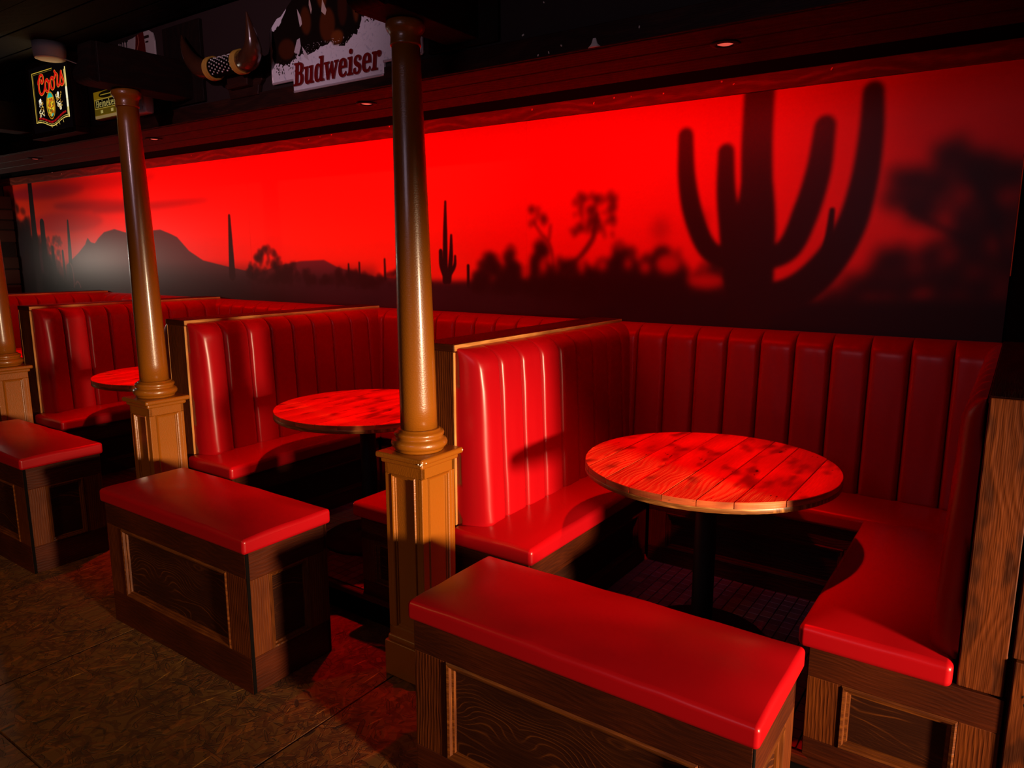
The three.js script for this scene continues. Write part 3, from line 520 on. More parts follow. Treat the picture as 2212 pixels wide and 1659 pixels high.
// ------------------------------------------------------------------ columns and the beams they carry
{
  const C = thing('column', 'tapering brown painted column on a panelled plinth, in front, behind the nearest stool', 'column', [0.0464, 0, 1.63], 'brown columns along the aisle');
  const mats = [M.column, M.column, M.column, M.column];
  part('plinth_base', board(0.222, 0.15, 0.222, 'x', 0.006), M.column, C, [0, 0.075, 0]);
  part('base_moulding', boxUV(new RoundedBoxGeometry(0.206, 0.03, 0.206, 3, 0.012), 'x'), M.column, C, [0, 0.16, 0]);
  part('plinth', board(0.165, 0.78, 0.165, 'y', 0.002), M.column, C, [0, 0.5, 0]);
  for (let k = 0; k < 4; k++) { const a = k * Math.PI / 2; framedPanel(C, [Math.sin(a) * 0.095, 0.15, Math.cos(a) * 0.095], a, 0.19, 0.745, { stile: 0.034, top: 0.052, bottom: 0.06, recess: 0.009, mw: 0.016, thick: 0.018, mats }); }
  part('cap_moulding', boxUV(new RoundedBoxGeometry(0.214, 0.022, 0.214, 3, 0.009), 'x'), M.column, C, [0, 0.896, 0]);
  part('cap', boxUV(new RoundedBoxGeometry(0.244, 0.024, 0.244, 4, 0.01), 'x'), M.column, C, [0, 0.917, 0]);
  part('column_base', boxUV(lathe([[0, 0.928], [0.09, 0.928], [0.094, 0.934], [0.094, 0.94], [0.098, 0.942], [0.106, 0.95], [0.108, 0.96], [0.105, 0.97], [0.097, 0.976], [0.091, 0.979], [0.0905, 0.985], [0.095, 0.99], [0.0965, 0.997], [0.093, 1.004], [0.084, 1.006], [0.081, 1.012], [0.076, 1.016], [0, 1.016]], 56), 'y'), M.column, C);
  const sh = []; for (let i = 0; i <= 16; i++) { const t = i / 16; sh.push([0.0705 - 0.0075 * t - 0.0135 * t * t, 1.016 + t * 1.38]); }
  part('shaft', boxUV(lathe([[0, 1.016], ...sh, [0, 2.396]].map(([r, y]) => [r, y - 1.016]), 64), 'y'), M.column, C, [0, 1.016, 0]).rotation.set(0.0063, 0, 0.0098);   // the old shafts lean a little
  part('capital', boxUV(lathe([[0, 2.386], [0.052, 2.386], [0.055, 2.391], [0.053, 2.397], [0.052, 2.415], [0.057, 2.428], [0.063, 2.434], [0.068, 2.444], [0.0685, 2.456], [0.065, 2.466], [0.058, 2.47], [0, 2.47]], 56), 'y'), M.column, C, [-0.0138, 0, 0.009]);
  dup(C, -PITCH, 'tapering brown painted column on a panelled plinth, second from the right, behind the middle stool', 'column');
  dup(C, -2 * PITCH, 'brown column on a panelled plinth cut by the left edge of the picture', 'column');
  for (const [x, y, z, k] of [[0.118, 0.914, 0.121, 1.3], [0.112, 0.909, 0.121, 1], [0.103, 0.912, 0.122, 0.8], [0.122, 0.915, 0.1, 1], [0.121, 0.919, -0.112, 1]]) { const f = part('paint_chip', new THREE.IcosahedronGeometry(0.004, 0), M.chip, C, [x, y, z]); f.scale.set(k, k * 0.8, k * 0.7); }

  const B = thing('beam', 'dark ceiling beam resting on top of the front column', 'beam', [0.0364, 2.47, 1.63], 'dark beams on the columns');
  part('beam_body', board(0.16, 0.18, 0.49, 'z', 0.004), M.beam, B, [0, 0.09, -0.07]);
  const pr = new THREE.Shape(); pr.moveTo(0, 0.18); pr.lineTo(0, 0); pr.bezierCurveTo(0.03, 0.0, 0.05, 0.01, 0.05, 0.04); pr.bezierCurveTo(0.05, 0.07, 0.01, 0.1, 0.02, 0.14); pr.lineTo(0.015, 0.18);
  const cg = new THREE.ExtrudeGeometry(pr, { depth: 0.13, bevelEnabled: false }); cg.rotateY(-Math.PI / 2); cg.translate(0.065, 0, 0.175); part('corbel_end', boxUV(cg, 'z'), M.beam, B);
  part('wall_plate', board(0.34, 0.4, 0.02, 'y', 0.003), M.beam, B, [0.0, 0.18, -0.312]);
  dup(B, -PITCH, 'dark ceiling beam with a curved end resting on the second column', 'beam');
  dup(B, -2 * PITCH, 'dark ceiling beam at the left edge beside the hanging beer light', 'beam');
}

// ------------------------------------------------------------------ red downlights in the soffit, one above each table
for (let k = 0; k < 4; k++) {
  const x = [0.997, -0.701, -2.528, -4.136][k], d = thing('downlight', ['small red recessed downlight in the soffit above the nearest table', 'small red recessed downlight in the soffit above the second table, left of the front column', 'small red recessed downlight in the soffit above the third table', 'farthest small red recessed downlight in the soffit at far left'][k], 'light', [x, 2.363, 1.12], 'red downlights in the soffit');
  part('ring', boxUV(lathe([[0.028, 0.0], [0.03, -0.006], [0.045, -0.005], [0.05, 0.0], [0.028, 0.0]], 32), 'x'), M.iron, d);
  part('bulb', boxUV(lathe([[0, -0.005], [0.018, -0.004], [0.026, -0.001], [0.028, 0.0], [0, 0.0]], 24), 'x'), new THREE.MeshStandardMaterial({ color: 0x330505, emissive: new THREE.Color(1, 0.12, 0.08), emissiveIntensity: 0.8 }), d);
  const s = new THREE.SpotLight(new THREE.Color(1, 0, 0), RED_DOWN, 0, 0.56, 0.6); s.position.set(0, -0.02, 0); s.target.position.set(-0.13, -1.5, 0.0); s.castShadow = true; s.shadow.radius = 1.1; s.name = 'downlight_beam'; d.add(s, s.target);
}
// the wash strips themselves
STRIPS.forEach(([a, b], i) => tag(structureLess('light_strip', board(b - a, 0.03, 0.012, 'x', 0.002), new THREE.MeshStandardMaterial({ color: 0x200404, emissive: new THREE.Color(1, 0.02, 0.02), emissiveIntensity: 1.5 }), [(a + b) / 2, 2.43, 0.8]), ['left', 'middle', 'right'][i] + ' of three red light strips hidden behind the soffit over the mural', 'light', 'red light strips'));
function structureLess(name, geo, mat, at) { const m = part(numbered(name), geo, mat, scene, at); return m; }

// ------------------------------------------------------------------ signs and trophies on the soffit face
const font = await new FontLoader().loadAsync('fonts/droid/droid_serif_bold.typeface.json');
const print = (tex, rough = 0.4, glow = 0) => new THREE.MeshPhysicalMaterial({ map: tex, roughness: rough, ...(glow ? { emissiveMap: tex, emissive: new THREE.Color(1, 1, 1), emissiveIntensity: glow } : {}) });
function frontUV(geo, x0, x1, y0, y1) { const p = geo.attributes.position, uv = new Float32Array(p.count * 2); for (let i = 0; i < p.count; i++) { uv[i * 2] = (p.getX(i) - x0) / (x1 - x0); uv[i * 2 + 1] = (p.getY(i) - y0) / (y1 - y0); } geo.setAttribute('uv', new THREE.BufferAttribute(uv, 2)); return geo; }
{ // tin sign with horses in snow
  const x0 = -1.113, x1 = -0.172, y0 = 2.405, y1 = 2.86, s = thing('tin_sign', 'tin sign of brown horses in snow with red lettering, left of the front column', 'sign', [0, 0, 1.312]);
  const outline = [[x0, 2.466], [-0.962, 2.466], [-0.962, 2.418], [-0.956, 2.41], [-0.392, 2.41], [-0.387, 2.416], [-0.387, 2.462], [x1 - 0.006, 2.462], [x1, 2.468], [x1, 2.76], [-0.3, 2.84], [-0.6, 2.85], [-0.92, 2.85], [-0.95, 2.8], [-1.03, 2.745], [-1.06, 2.74], [x0, 2.7]];
  const tex = canvasTexture(1024, 512, (g, w, h) => {
    const X = (x) => (x - x0) / (x1 - x0) * w, Y = (y) => (y1 - y) / (y1 - y0) * h; seed = 12;
    g.fillStyle = '#efe6ee'; g.fillRect(0, 0, w, h);
    for (let i = 0; i < 700; i++) { g.fillStyle = `rgba(${rnd() < 0.5 ? '170,166,186' : '232,224,230'},${rr(0.1, 0.5)})`; g.beginPath(); g.ellipse(rr(0, w), rr(h * 0.3, h), rr(2, 16), rr(1, 6), rr(0, 3), 0, 7); g.fill(); }
    const poly = (pts, c) => { g.fillStyle = c; g.beginPath(); pts.forEach(([x, y], i) => (i ? g.lineTo(X(x), Y(y)) : g.moveTo(X(x), Y(y)))); g.closePath(); g.fill(); };
    const ragged = (pts, c, k) => { const o = []; pts.forEach((p, i) => { const q = pts[(i + 1) % pts.length]; for (let t = 0; t < 8; t++) o.push([p[0] + (q[0] - p[0]) * t / 8 + rr(-k, k), p[1] + (q[1] - p[1]) * t / 8 + rr(-k, k)]); }); poly(o, c); };
    ragged([[-1.1, 2.69], [-1.03, 2.72], [-0.95, 2.86], [-0.42, 2.86], [-0.42, 2.68], [-0.5, 2.66], [-0.53, 2.6], [-0.62, 2.56], [-0.72, 2.585], [-0.83, 2.56], [-0.93, 2.565], [-1.0, 2.53], [-1.1, 2.55]], '#170b07', 0.008);
    for (const [x, y, rx, ry, c] of [[-1.0, 2.6, 0.06, 0.045, '#4a1d0a'], [-0.86, 2.7, 0.035, 0.06, '#55250c'], [-0.72, 2.66, 0.05, 0.07, '#5a260c'], [-0.75, 2.78, 0.03, 0.05, '#6a3010'], [-0.62, 2.72, 0.03, 0.08, '#3c170a'], [-0.54, 2.7, 0.018, 0.06, '#6a3214'], [-0.47, 2.71, 0.018, 0.06, '#6a3010'], [-0.66, 2.6, 0.04, 0.03, '#7a3a14'], [-0.56, 2.83, 0.05, 0.05, '#5a2810']]) { g.fillStyle = c; g.filter = 'blur(6px)'; g.beginPath(); g.ellipse(X(x), Y(y), rx * w / (x1 - x0), ry * h / (y1 - y0), rr(-0.3, 0.3), 0, 7); g.fill(); g.filter = 'none'; }
    // white blazes, stockings and flying snow
    poly([[-0.915, 2.76], [-0.89, 2.72], [-0.885, 2.69], [-0.9, 2.68], [-0.905, 2.7], [-0.912, 2.73]], '#d8c4c4'); poly([[-0.83, 2.8], [-0.815, 2.74], [-0.822, 2.72], [-0.835, 2.76]], '#c9a9a0'); poly([[-0.745, 2.77], [-0.72, 2.72], [-0.73, 2.7], [-0.755, 2.72]], '#d9bdb0'); poly([[-0.79, 2.86], [-0.72, 2.86], [-0.73, 2.79], [-0.77, 2.8]], '#d4c8d8');
    poly([[-0.95, 2.58], [-0.925, 2.63], [-0.905, 2.635], [-0.9, 2.6], [-0.915, 2.565]], '#d0bfc6'); poly([[-0.895, 2.6], [-0.86, 2.56], [-0.85, 2.53], [-0.88, 2.55]], '#d6c6cc'); poly([[-0.6, 2.8], [-0.575, 2.84], [-0.56, 2.8], [-0.58, 2.78]], '#d0b4a8');
    g.fillStyle = '#2a1a16'; for (let i = 0; i < 60; i++) { g.beginPath(); g.ellipse(X(rr(-1.1, -0.92)), Y(rr(2.49, 2.56)), rr(1, 5), rr(2, 9), rr(0, 1), 0, 7); g.fill(); }
    for (let i = 0; i < 40; i++) { g.beginPath(); g.ellipse(X(rr(-0.5, -0.36)), Y(rr(2.63, 2.69)), rr(1, 7), rr(1, 6), rr(0, 3), 0, 7); g.fill(); }
    ragged([[-0.42, 2.72], [-0.3, 2.76], [-0.2, 2.74], [-0.2, 2.66], [-0.28, 2.65], [-0.36, 2.66]], '#1d0e09', 0.006);
    g.fillStyle = '#e4d6da'; for (let i = 0; i < 220; i++) { g.beginPath(); g.ellipse(X(rr(-0.95, -0.42)), Y(2.57 + rr(-0.035, 0.03)), rr(0.6, 3), rr(0.6, 3), 0, 0, 7); g.fill(); }
  });
  const g = new THREE.ExtrudeGeometry(shapeOf(outline), { depth: 0.008, bevelEnabled: true, bevelSize: 0.003, bevelThickness: 0.003, bevelSegments: 2 });
  part('sign_plate', frontUV(g, x0, x1, y0, y1), print(tex, 0.35), s);
  const rimM = new THREE.MeshPhysicalMaterial({ color: 0xd9c6cc, roughness: 0.25, metalness: 0.3 });
  part('rolled_edge', mergeGeometries([[[x0, 2.463, 0.008], [-0.962, 2.463, 0.008]], [[-0.962, 2.41, 0.008], [-0.387, 2.41, 0.008]], [[-0.387, 2.462, 0.008], [x1, 2.462, 0.008]], [[x0, 2.463, 0.008], [x0, 2.7, 0.008]], [[x1, 2.462, 0.008], [x1, 2.76, 0.008]]].map(([a, b]) => bar([a, b], [0.006, 0.006], 8))), rimM, s);
  const tg = (size, depth) => { const t = new TextGeometry('Budweiser', { font, size, depth, curveSegments: 6, bevelEnabled: true, bevelSize: 0.0012, bevelThickness: 0.002, bevelSegments: 1 }); t.computeBoundingBox(); const bb = t.boundingBox; t.translate(-bb.min.x, 0, 0); t.scale(0.555 / (bb.max.x - bb.min.x), 1, 1); t.applyMatrix4(new THREE.Matrix4().set(1, 0.12, 0, 0, 0, 1, 0, 0, 0, 0, 1, 0, 0, 0, 0, 1)); return t; };
  const back = tg(0.1, 0.003); back.computeBoundingBox();
  part('lettering', boxUV(tg(0.098, 0.006), 'x'), new THREE.MeshPhysicalMaterial({ color: 0x7c0f10, roughness: 0.25, clearcoat: 0.5 }), s, [-0.955, 2.432, 0.012], 'raised dark red lettering');
  seed = 5151;
}
{ // steer horns on a shaped plaque
  const h = thing('horn_trophy', 'mounted steer horns with yellow rope bands on a dark shaped plaque', 'trophy', [-1.345, 2.545, 1.31]);
  const pq = [[-0.1, 0.1], [-0.1, 0.07], [-0.125, 0.05], [-0.125, -0.05], [-0.1, -0.07], [-0.09, -0.108], [0.12, -0.108], [0.13, -0.07], [0.155, -0.05], [0.155, 0.05], [0.13, 0.07], [0.13, 0.1]];
  part('plaque', boxUV(new THREE.ExtrudeGeometry(shapeOf(pq), { depth: 0.016, bevelEnabled: true, bevelSize: 0.008, bevelThickness: 0.006, bevelSegments: 3 }), 'x'), M.header, h);
  part('boss', boxUV(new THREE.ExtrudeGeometry(shapeOf([[-0.06, -0.07], [0.09, -0.07], [0.075, -0.09], [0.09, 0.06], [-0.06, 0.06]].filter((p, i) => i !== 2)), { depth: 0.03, bevelEnabled: true, bevelSize: 0.006, bevelThickness: 0.006, bevelSegments: 2 }), 'x'), M.header, h, [0, 0, 0.02]);
  const zc = 0.1, wrap = new THREE.CylinderGeometry(0.042, 0.042, 0.2, 24); wrap.rotateZ(Math.PI / 2);
  part('leather_wrap', boxUV(wrap, 'x'), M.black, h, [0.01, 0.015, zc]);
  const studs = []; for (let i = 0; i < 9; i++) for (let j = 0; j < 7; j++) { const a = -0.9 + j * 0.42 + (i % 2) * 0.2, q = new THREE.IcosahedronGeometry(0.0042, 1); q.translate(-0.07 + i * 0.02, 0.015 + Math.sin(a) * 0.043, zc + Math.cos(a) * 0.043); studs.push(q); }
  const st = part('studs', mergeGeometries(studs), new THREE.MeshStandardMaterial({ color: 0xe8dcd8, roughness: 0.25, metalness: 0.4 }), h); st.userData.kind = 'stuff';
  for (const x of [-0.1, 0.12]) { const rings = []; for (let k = 0; k < 4; k++) { const t = new THREE.TorusGeometry(0.05, 0.0055, 10, 36); t.rotateY(Math.PI / 2); t.translate(x + (k - 1.5) * 0.009, 0.015, zc); rings.push(t); } part('rope_band', boxUV(mergeGeometries(rings), 'x'), M.rope, h); }
  part('horn', bar([[-0.11, 0.015, zc], [-0.2, 0.03, zc], [-0.3, 0.09, zc - 0.01], [-0.38, 0.17, zc - 0.03], [-0.43, 0.23, zc - 0.05]], [0.045, 0.046, 0.036, 0.022, 0.004], 18), M.horn, h);
  part('horn', bar([[0.13, 0.015, zc], [0.21, 0.012, zc + 0.02], [0.28, 0.04, zc + 0.05], [0.3, 0.1, zc + 0.07], [0.305, 0.18, zc + 0.09]], [0.046, 0.05, 0.042, 0.022, 0.003], 18), M.horn, h);
}
{ // lit beer cabinet
  const s = thing('lit_beer_sign', 'glowing beer light box with red script and gold border in a dark wooden frame', 'sign', [-3.175, 2.4, 1.31]);
  const w = 0.59, hh = 0.46, d = 0.09;
  part('case', board(w - 0.02, hh - 0.02, d - 0.02, 'y', 0.004), M.black, s, [0, hh / 2, (d - 0.02) / 2]);
  for (const q of [-1, 1]) { part('frame_rail', board(w, 0.035, d, 'x', 0.004), M.header, s, [0, hh / 2 + q * (hh / 2 - 0.0175), d / 2 + 0.004]); part('frame_stile', board(0.035, hh - 0.07, d, 'y', 0.004), M.header, s, [q * (w / 2 - 0.0175), hh / 2, d / 2 + 0.004]); }
  const tex = canvasTexture(768, 640, (g, W_, H_) => {
    seed = 3; g.fillStyle = '#060304'; g.fillRect(0, 0, W_, H_);
    g.save(); g.scale(W_ / 100, H_ / 100);
    const line = (pts, c, lw) => { g.strokeStyle = c; g.lineWidth = lw; g.lineCap = g.lineJoin = 'round'; g.beginPath(); pts.forEach(([x, y], i) => (i ? g.lineTo(x, y) : g.moveTo(x, y))); g.stroke(); };
    for (const [o, lw, c] of [[0, 1.5, '#c9a53a'], [2.6, 0.7, '#8a7226']]) { line([[8 + o, 8 + o], [60, 8 + o * 0.9]], c, lw * 0.8); line([[8 + o, 8 + o], [8 + o, 84 - o]], c, lw); line([[92 - o, 12 + o], [92 - o, 84 - o]], '#f3dc82', lw * 1.7); g.strokeStyle = '#f0cf62'; g.lineWidth = lw; g.beginPath(); g.moveTo(8 + o, 84 - o); g.bezierCurveTo(28, 82 - o, 38, 93 - o, 50, 93 - o); g.bezierCurveTo(62, 93 - o, 72, 82 - o, 92 - o, 84 - o); g.stroke(); }
    line([[91, 42], [91, 56]], '#fff6cc', 4.5); line([[91, 60], [91, 68]], '#fff6cc', 4);
    // script lettering
    const word = (c, lw, dx) => { g.strokeStyle = c; g.lineWidth = lw; g.lineCap = 'round'; g.save(); g.translate(dx, dx); g.beginPath();
      g.moveTo(24, 25); g.bezierCurveTo(22, 27, 21, 23, 25, 19); g.bezierCurveTo(31, 9, 38, 13, 35, 22); g.bezierCurveTo(33, 28, 29, 25, 30, 21); g.moveTo(28, 14); g.bezierCurveTo(20, 26, 22, 44, 30, 42); g.bezierCurveTo(36, 40, 38, 34, 40, 29);
      g.moveTo(45, 22); g.bezierCurveTo(37, 23, 38, 42, 45, 40); g.bezierCurveTo(50, 38, 50, 22, 45, 22); g.bezierCurveTo(48, 28, 51, 27, 54, 25);
      g.moveTo(58, 21); g.bezierCurveTo(51, 22, 52, 41, 59, 38); g.bezierCurveTo(64, 36, 63, 20, 58, 21); g.bezierCurveTo(61, 26, 64, 24, 67, 18);
      g.moveTo(66, 13); g.bezierCurveTo(68, 18, 72, 17, 72, 21); g.bezierCurveTo(71, 27, 68, 37, 73, 36); g.bezierCurveTo(77, 34, 79, 26, 82, 16);
      g.bezierCurveTo(82, 24, 88, 30, 85, 34); g.bezierCurveTo(82, 38, 78, 35, 78, 32); g.stroke(); g.restore(); };
    word('#f08a2a', 4.2, 0.4); word('#d3120e', 3.0, 0);
    // central oval with a landscape between two ornaments
    g.fillStyle = '#c98a1a'; g.beginPath(); g.ellipse(49, 62, 11, 21, 0, 0, 7); g.fill(); g.fillStyle = '#3a2408'; g.beginPath(); g.ellipse(49, 62, 9.6, 19.4, 0, 0, 7); g.fill();
    g.save(); g.beginPath(); g.ellipse(49, 61, 9, 18, 0, 0, 7); g.clip(); g.fillStyle = '#e0b21c'; g.fillRect(38, 40, 22, 44); g.fillStyle = '#1fb89c'; g.fillRect(38, 42, 22, 8);
    for (let i = 0; i < 60; i++) { g.fillStyle = ['#4f7a22', '#d8761c', '#f0cf36', '#7a5a14', '#c24a14'][Math.floor(rr(0, 5))]; g.beginPath(); g.ellipse(rr(40, 58), rr(52, 76), rr(0.6, 2.4), rr(0.8, 3), rr(0, 3), 0, 7); g.fill(); }
    g.fillStyle = '#6fd0b0'; g.beginPath(); g.ellipse(52, 77, 3.4, 3, 0, 0, 7); g.fill(); g.restore();
    for (const [x, y] of [[26, 62], [72, 58]]) { g.lineWidth = 1.3; for (let i = 0; i < 26; i++) { g.strokeStyle = ['#caa03c', '#f6e7b0', '#a8772a', '#fff7dc'][Math.floor(rr(0, 4))]; g.beginPath(); const a = x + rr(-5.5, 5.5), b = y + rr(-12, 14); g.arc(a, b, rr(1, 2.8), rr(0, 3), rr(3, 6)); g.stroke(); } g.fillStyle = '#fffbe8'; g.beginPath(); g.ellipse(x - 2, y - 11, 2, 3, 0, 0, 7); g.fill(); }
    g.strokeStyle = '#a50d10'; g.lineWidth = 3; g.beginPath(); g.moveTo(17, 78); g.bezierCurveTo(32, 79, 40, 87, 50, 87); g.bezierCurveTo(62, 86, 72, 77, 84, 76); g.stroke();
    g.strokeStyle = '#060304'; g.lineWidth = 0.7; for (let i = 0; i < 26; i++) { const x = 19 + i * 2.5; g.beginPath(); g.moveTo(x, 74); g.lineTo(x + 0.4, 90); if (i % 3) g.stroke(); }
    g.strokeStyle = '#e6c458'; g.lineWidth = 0.9; for (const x of [46, 58, 66, 76]) { g.beginPath(); g.moveTo(x, 92 - Math.abs(x - 50) * 0.2); g.lineTo(x + 1, 96 - Math.abs(x - 50) * 0.2); g.stroke(); }
    g.restore();
  });
  part('lit_face', new THREE.BoxGeometry(w - 0.07, hh - 0.07, 0.006), print(tex, 0.25, 0.9), s, [0, hh / 2, d - 0.004]);
  areaLight([1, 0.72, 0.3], 0.9, 0.48, 0.36, [-3.175, 2.63, 1.412], [-3.175, 2.55, 3], 'beer_sign_glow');
  seed = 81;
}
{ // small yellow lit sign
  const s = thing('yellow_beer_sign', 'small yellow beer sign with a black name band behind the second column', 'sign', [-2.585, 2.46, 1.31]), w = 0.29, hh = 0.15;
  const tex = canvasTexture(640, 240, (g, W_, H_) => {
    g.fillStyle = '#a98312'; g.fillRect(0, 0, W_, H_); g.fillStyle = '#7c6412'; g.fillRect(0, 150, W_, 60); g.fillStyle = '#c9a86a'; g.fillRect(0, 214, W_, 26);
    g.fillStyle = '#0c0a04'; g.fillRect(24, 76, 592, 70); g.strokeStyle = '#f0d65a'; g.lineWidth = 5; g.strokeRect(18, 70, 604, 82); g.beginPath(); g.ellipse(320, 34, 190, 30, 0, 0, 7); g.fillStyle = '#181204'; g.fill(); g.fillStyle = '#d9bd3e'; g.fillRect(170, 30, 300, 8);
    g.fillStyle = '#f4e27c'; g.font = 'bold 66px serif'; g.textBaseline = 'middle'; g.save(); g.translate(40, 112); g.scale(1.62, 1.25); g.fillText('Heineken', 0, 0); g.restore(); g.fillRect(150, 168, 60, 28); g.fillRect(410, 168, 60, 28);
  });
  part('case', board(w + 0.01, hh + 0.01, 0.042, 'x', 0.008), new THREE.MeshStandardMaterial({ color: 0x8a6a14, roughness: 0.5 }), s, [0, hh / 2, 0.022]);
  part('sign_face', new THREE.BoxGeometry(w, hh, 0.004), print(tex, 0.4, 0.28), s, [0, hh / 2, 0.045]);
  areaLight([1, 0.75, 0.15], 0.7, 0.27, 0.14, [-2.585, 2.535, 1.362], [-2.5, 2.5, 3], 'yellow_sign_glow');
}
{ // pale rounded box sign
  const s = thing('pale_box_sign', 'pale pink rounded box sign with dark print under the second beam', 'sign', [-2.29, 2.438, 1.31]), w = 0.27, hh = 0.16;
  const tex = canvasTexture(512, 304, (g, W_, H_) => {
    g.fillStyle = '#c79a98'; g.fillRect(0, 0, W_, H_); g.fillStyle = '#b9b3b8'; g.fillRect(430, 0, 82, H_); g.fillStyle = '#2a1210'; g.font = 'bold 76px sans-serif'; g.fillText('BAR', 96, 150); g.fillText('ON', 110, 226); g.font = 'bold 64px serif'; g.fillText('TAP', 282, 190);
    g.strokeStyle = '#f2c46a'; g.lineWidth = 10; g.beginPath(); g.moveTo(0, 70); g.lineTo(210, 62); g.lineTo(240, 20); g.lineTo(280, 58); g.lineTo(400, 34); g.stroke();
    g.fillStyle = '#4a1012'; g.fillRect(0, 262, 440, 14);
  });
  part('case', boxUV(new RoundedBoxGeometry(w, hh, 0.06, 3, 0.016), 'x'), new THREE.MeshPhysicalMaterial({ color: 0xcdbfc4, roughness: 0.3 }), s, [0, hh / 2, 0.032]);
  part('sign_face', new THREE.BoxGeometry(w - 0.03, hh - 0.024, 0.004), print(tex, 0.35), s, [-0.006, hh / 2 + 0.004, 0.063]);
}
{ // tin sign above the second beam
  const s = thing('red_tin_sign', 'red and white tin beer sign with black letters above the second beam', 'sign', [-2.285, 2.655, 1.312]), w = 0.37, hh = 0.215;
  const tex = canvasTexture(512, 300, (g, W_, H_) => {
    g.fillStyle = '#b9aca8'; g.fillRect(0, 0, W_, H_); g.fillStyle = '#0e0808'; g.font = 'bold 118px sans-serif'; g.save(); g.translate(10, 104); g.scale(0.72, 1.0); g.fillText('BIT', 0, 0); g.restore();
    g.fillStyle = '#5c0d0c'; g.beginPath(); g.moveTo(200, 300); g.bezierCurveTo(205, 180, 250, 120, 260, 0); g.lineTo(372, 0); g.bezierCurveTo(380, 60, 392, 90, 388, 300); g.fill();
    g.strokeStyle = '#d07a60'; g.lineWidth = 6; for (const p of [[[290, 0], [300, 60], [262, 120], [232, 300]], [[262, 120], [270, 190], [330, 300]], [[270, 190], [250, 300]], [[276, 210], [290, 300]]]) { g.beginPath(); p.forEach(([x, y], i) => (i ? g.lineTo(x, y) : g.moveTo(x, y))); g.stroke(); }
    g.fillStyle = '#2c1a18'; g.fillRect(376, 30, 70, 20); g.fillRect(390, 70, 44, 12);
  });
  const o = [[-w / 2, 0], [w / 2, 0], [w / 2, hh * 0.72], [w / 2 - 0.015, hh * 0.92], [w / 2 - 0.05, hh], [w / 2 - 0.14, hh], [-0.03, hh * 0.93], [-w / 2, hh * 0.9]];
  part('sign_plate', frontUV(new THREE.ExtrudeGeometry(shapeOf(o), { depth: 0.006, bevelEnabled: true, bevelSize: 0.002, bevelThickness: 0.002, bevelSegments: 1 }), -w / 2, w / 2, 0, hh), print(tex, 0.4), s);
}
{
  const c = thing('wall_card', 'small pale pink card on the dark wall behind the left horn tip', 'card', [-1.885, 2.757, 1.312]);
  part('card_face', board(0.12, 0.075, 0.004, 'x', 0.001), new THREE.MeshStandardMaterial({ color: 0xc9a8a8, roughness: 0.7 }), c, [0, 0.037, 0.003]);
  part('card_edge', board(0.126, 0.006, 0.008, 'x', 0.001), M.plastic, c, [0, 0.0, 0.004]);
}
{
  const s = thing('smoke_detector', 'round off-white smoke detector on the ceiling by the lit beer sign', 'detector', [-2.9, 2.79, 1.5]);
  part('housing', boxUV(lathe([[0, 0], [0.07, 0.0], [0.082, 0.012], [0.086, 0.05], [0.086, 0.09], [0, 0.09]], 40), 'x'), M.plastic, s);
  part('vent_ring', boxUV(new THREE.TorusGeometry(0.076, 0.004, 8, 40).rotateX(Math.PI / 2), 'x'), M.plastic, s, [0, 0.006, 0]);
  const k = thing('white_cable', 'thin white cable sagging from the detector with a loose plug', 'cable', [0, 0, 0]);
  part('cord', bar([[-2.85, 2.8, 1.45], [-2.76, 2.765, 1.42], [-2.66, 2.735, 1.4], [-2.56, 2.725, 1.36], [-2.48, 2.74, 1.325]], [0.003, 0.003], 8), M.plastic, k);
  part('cord', bar([[-2.72, 2.75, 1.41], [-2.65, 2.715, 1.4], [-2.6, 2.705, 1.38], [-2.5, 2.715, 1.34]], [0.003, 0.003], 8), M.plastic, k);
  part('plug', bar([[-2.645, 2.71, 1.4], [-2.675, 2.69, 1.4], [-2.71, 2.66, 1.4]], [0.003, 0.006, 0.009], 10), M.plastic, k);
}
{
  const p = thing('plaster_scrap', 'small white bell-shaped scrap of plaster on the dark soffit edge above the cactus', 'scrap', [0.611, 2.366, 1.322]);
  part('flake', boxUV(lathe([[0, 0.03], [0.006, 0.029], [0.009, 0.02], [0.013, 0.01], [0.024, 0.0], [0, 0.0]], 18), 'y'), M.chip, p); p.scale.z = 0.5;
}

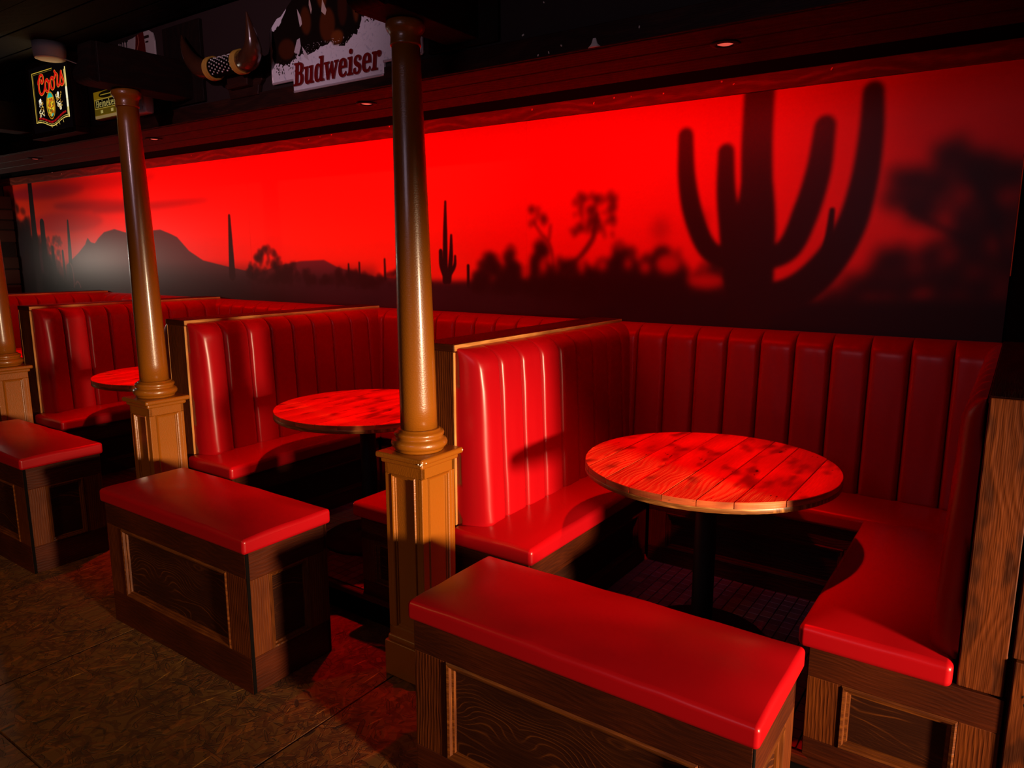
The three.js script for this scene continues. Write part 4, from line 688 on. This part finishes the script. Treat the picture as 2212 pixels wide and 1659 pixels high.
// ------------------------------------------------------------------ light sources beyond the frame
{
  const t = thing('hanging_television', 'flat television hung from the ceiling behind the viewer', 'television', [0.75, 2.42, 5.42]);
  const lean = new THREE.Vector3(0.7, 0.9, 1.0).sub(new THREE.Vector3(0.75, 2.42, 5.35)), tilt = Math.atan2(lean.y, -lean.z);
  const body = part('housing', board(1.16, 0.69, 0.05, 'x', 0.008), M.iron, t); body.rotation.x = tilt;
  part('screen', new THREE.BoxGeometry(1.1, 0.62, 0.004), new THREE.MeshStandardMaterial({ color: 0x111118, roughness: 0.2, emissive: new THREE.Color(0.6, 0.45, 0.6), emissiveIntensity: 1 }), body, [0, 0, -0.027]);
  part('pole', boxUV(lathe([[0, 0], [0.02, 0], [0.02, 0.46], [0, 0.46]], 14), 'y'), M.iron, t, [0, 0, 0.04]);
  const sp = thing('ceiling_spot', 'small black ceiling spot lamp behind the viewer aimed at the signs', 'lamp', [0.3, 2.76, 4.9]);
  const aim = new THREE.Object3D(); aim.name = 'pivot'; aim.position.set(0, 0, 0); sp.add(aim); aim.lookAt(-1.15, 2.66, 1.3);
  const can = part('housing', boxUV(lathe([[0, -0.13], [0.035, -0.13], [0.045, -0.1], [0.045, 0.0], [0.042, 0.0], [0.03, -0.02], [0, -0.02]], 24).rotateX(Math.PI / 2), 'z'), M.iron, sp); can.quaternion.copy(aim.quaternion); sp.remove(aim);
  part('lens', boxUV(new THREE.CylinderGeometry(0.034, 0.034, 0.006, 24).rotateX(Math.PI / 2), 'x'), new THREE.MeshStandardMaterial({ color: 0x554444, emissive: new THREE.Color(1, 0.7, 0.8), emissiveIntensity: 2 }), can, [0, 0, -0.012]);
  part('stem', boxUV(lathe([[0, 0], [0.01, 0], [0.01, 0.12], [0, 0.12]], 12), 'y'), M.iron, sp, [0.012, 0.0, 0.05]);
  const sl = new THREE.SpotLight(new THREE.Color(1, 0.62, 0.75), SIGNS, 0, 0.32, 0.9); sl.position.set(-0.012, -0.001, -0.03); sl.target.position.set(-1.7, -0.06, -3.6); sl.castShadow = true; sl.shadow.radius = 1.5; sl.name = 'sign_beam'; sp.add(sl, sl.target);
  const am = thing('amber_pendant', 'small amber pendant lamp over the aisle left of the viewer', 'lamp', [-1.6, 2.42, 4.1]);
  part('shade', boxUV(lathe([[0.02, 0.16], [0.05, 0.14], [0.13, 0.0], [0.126, 0.0], [0.046, 0.135], [0.02, 0.15], [0.02, 0.16]], 32), 'x'), M.iron, am);
  part('bulb', boxUV(new THREE.SphereGeometry(0.04, 20, 14), 'x'), new THREE.MeshStandardMaterial({ color: 0x553311, emissive: new THREE.Color(1, 0.55, 0.15), emissiveIntensity: 3 }), am, [0, 0.03, 0]);
  part('cord', boxUV(lathe([[0, 0.15], [0.004, 0.15], [0.004, 0.46], [0, 0.46]], 8), 'y'), M.iron, am);
  const al = new THREE.SpotLight(new THREE.Color(1, 0.55, 0.16), AMBER, 0, 1.25, 0.5); al.position.set(0, -0.02, 0); al.target.position.set(0, -2, 0); al.castShadow = true; al.shadow.radius = 2; al.name = 'amber_glow'; am.add(al, al.target);
  const f = thing('flood_lamp', 'hooded black flood lamp on a low stand at the right end of the aisle', 'lamp', [6.3, 0, 3.05]);
  const head = part('housing', boxUV(lathe([[0, 0.3], [0.1, 0.3], [0.2, 0.16], [0.28, 0.0], [0.275, 0.0], [0.0, 0.02]], 36), 'y'), M.iron, f, [0.06, 1.22, 0.015]); head.rotation.set(0, -0.29, Math.PI / 2 - Math.PI + 0.11, 'YXZ');
  part('lens', boxUV(new THREE.CylinderGeometry(0.25, 0.25, 0.01, 36), 'x'), new THREE.MeshStandardMaterial({ color: 0x665544, roughness: 0.4, emissive: new THREE.Color(1, 0.75, 0.5), emissiveIntensity: 3 }), head, [0, 0.016, 0]);
  part('post', boxUV(lathe([[0, 0.02], [0.018, 0.02], [0.018, 1.12], [0, 1.12]], 16), 'y'), M.iron, f, [0.14, 0, 0.03]);
  part('foot', boxUV(lathe([[0, 0], [0.2, 0], [0.2, 0.012], [0.03, 0.03], [0, 0.03]], 28), 'x'), M.iron, f, [0.14, 0, 0.03]);
  const l = thing('wall_lantern', 'small frosted wall lantern on the far left wall beyond the booths', 'lamp', [-7.7, 1.62, 1.06]);
  part('back_plate', board(0.02, 0.22, 0.12, 'y', 0.005), M.iron, l, [0.01, 0, 0]);
  part('shade', boxUV(lathe([[0, -0.09], [0.05, -0.09], [0.06, -0.08], [0.06, 0.08], [0.05, 0.09], [0, 0.09]], 24), 'y'), new THREE.MeshStandardMaterial({ color: 0xe8e0d0, roughness: 0.6, emissive: new THREE.Color(1, 0.85, 0.65), emissiveIntensity: 3 }), l, [0.1, 0, 0]);
  const b = new THREE.PointLight(new THREE.Color(1, 0.86, 0.7), LEFT); b.position.set(0.1, 0, 0); b.castShadow = true; b.shadow.radius = 2.5; b.name = 'lantern_glow'; l.add(b);
}
renderer.render(scene, camera);
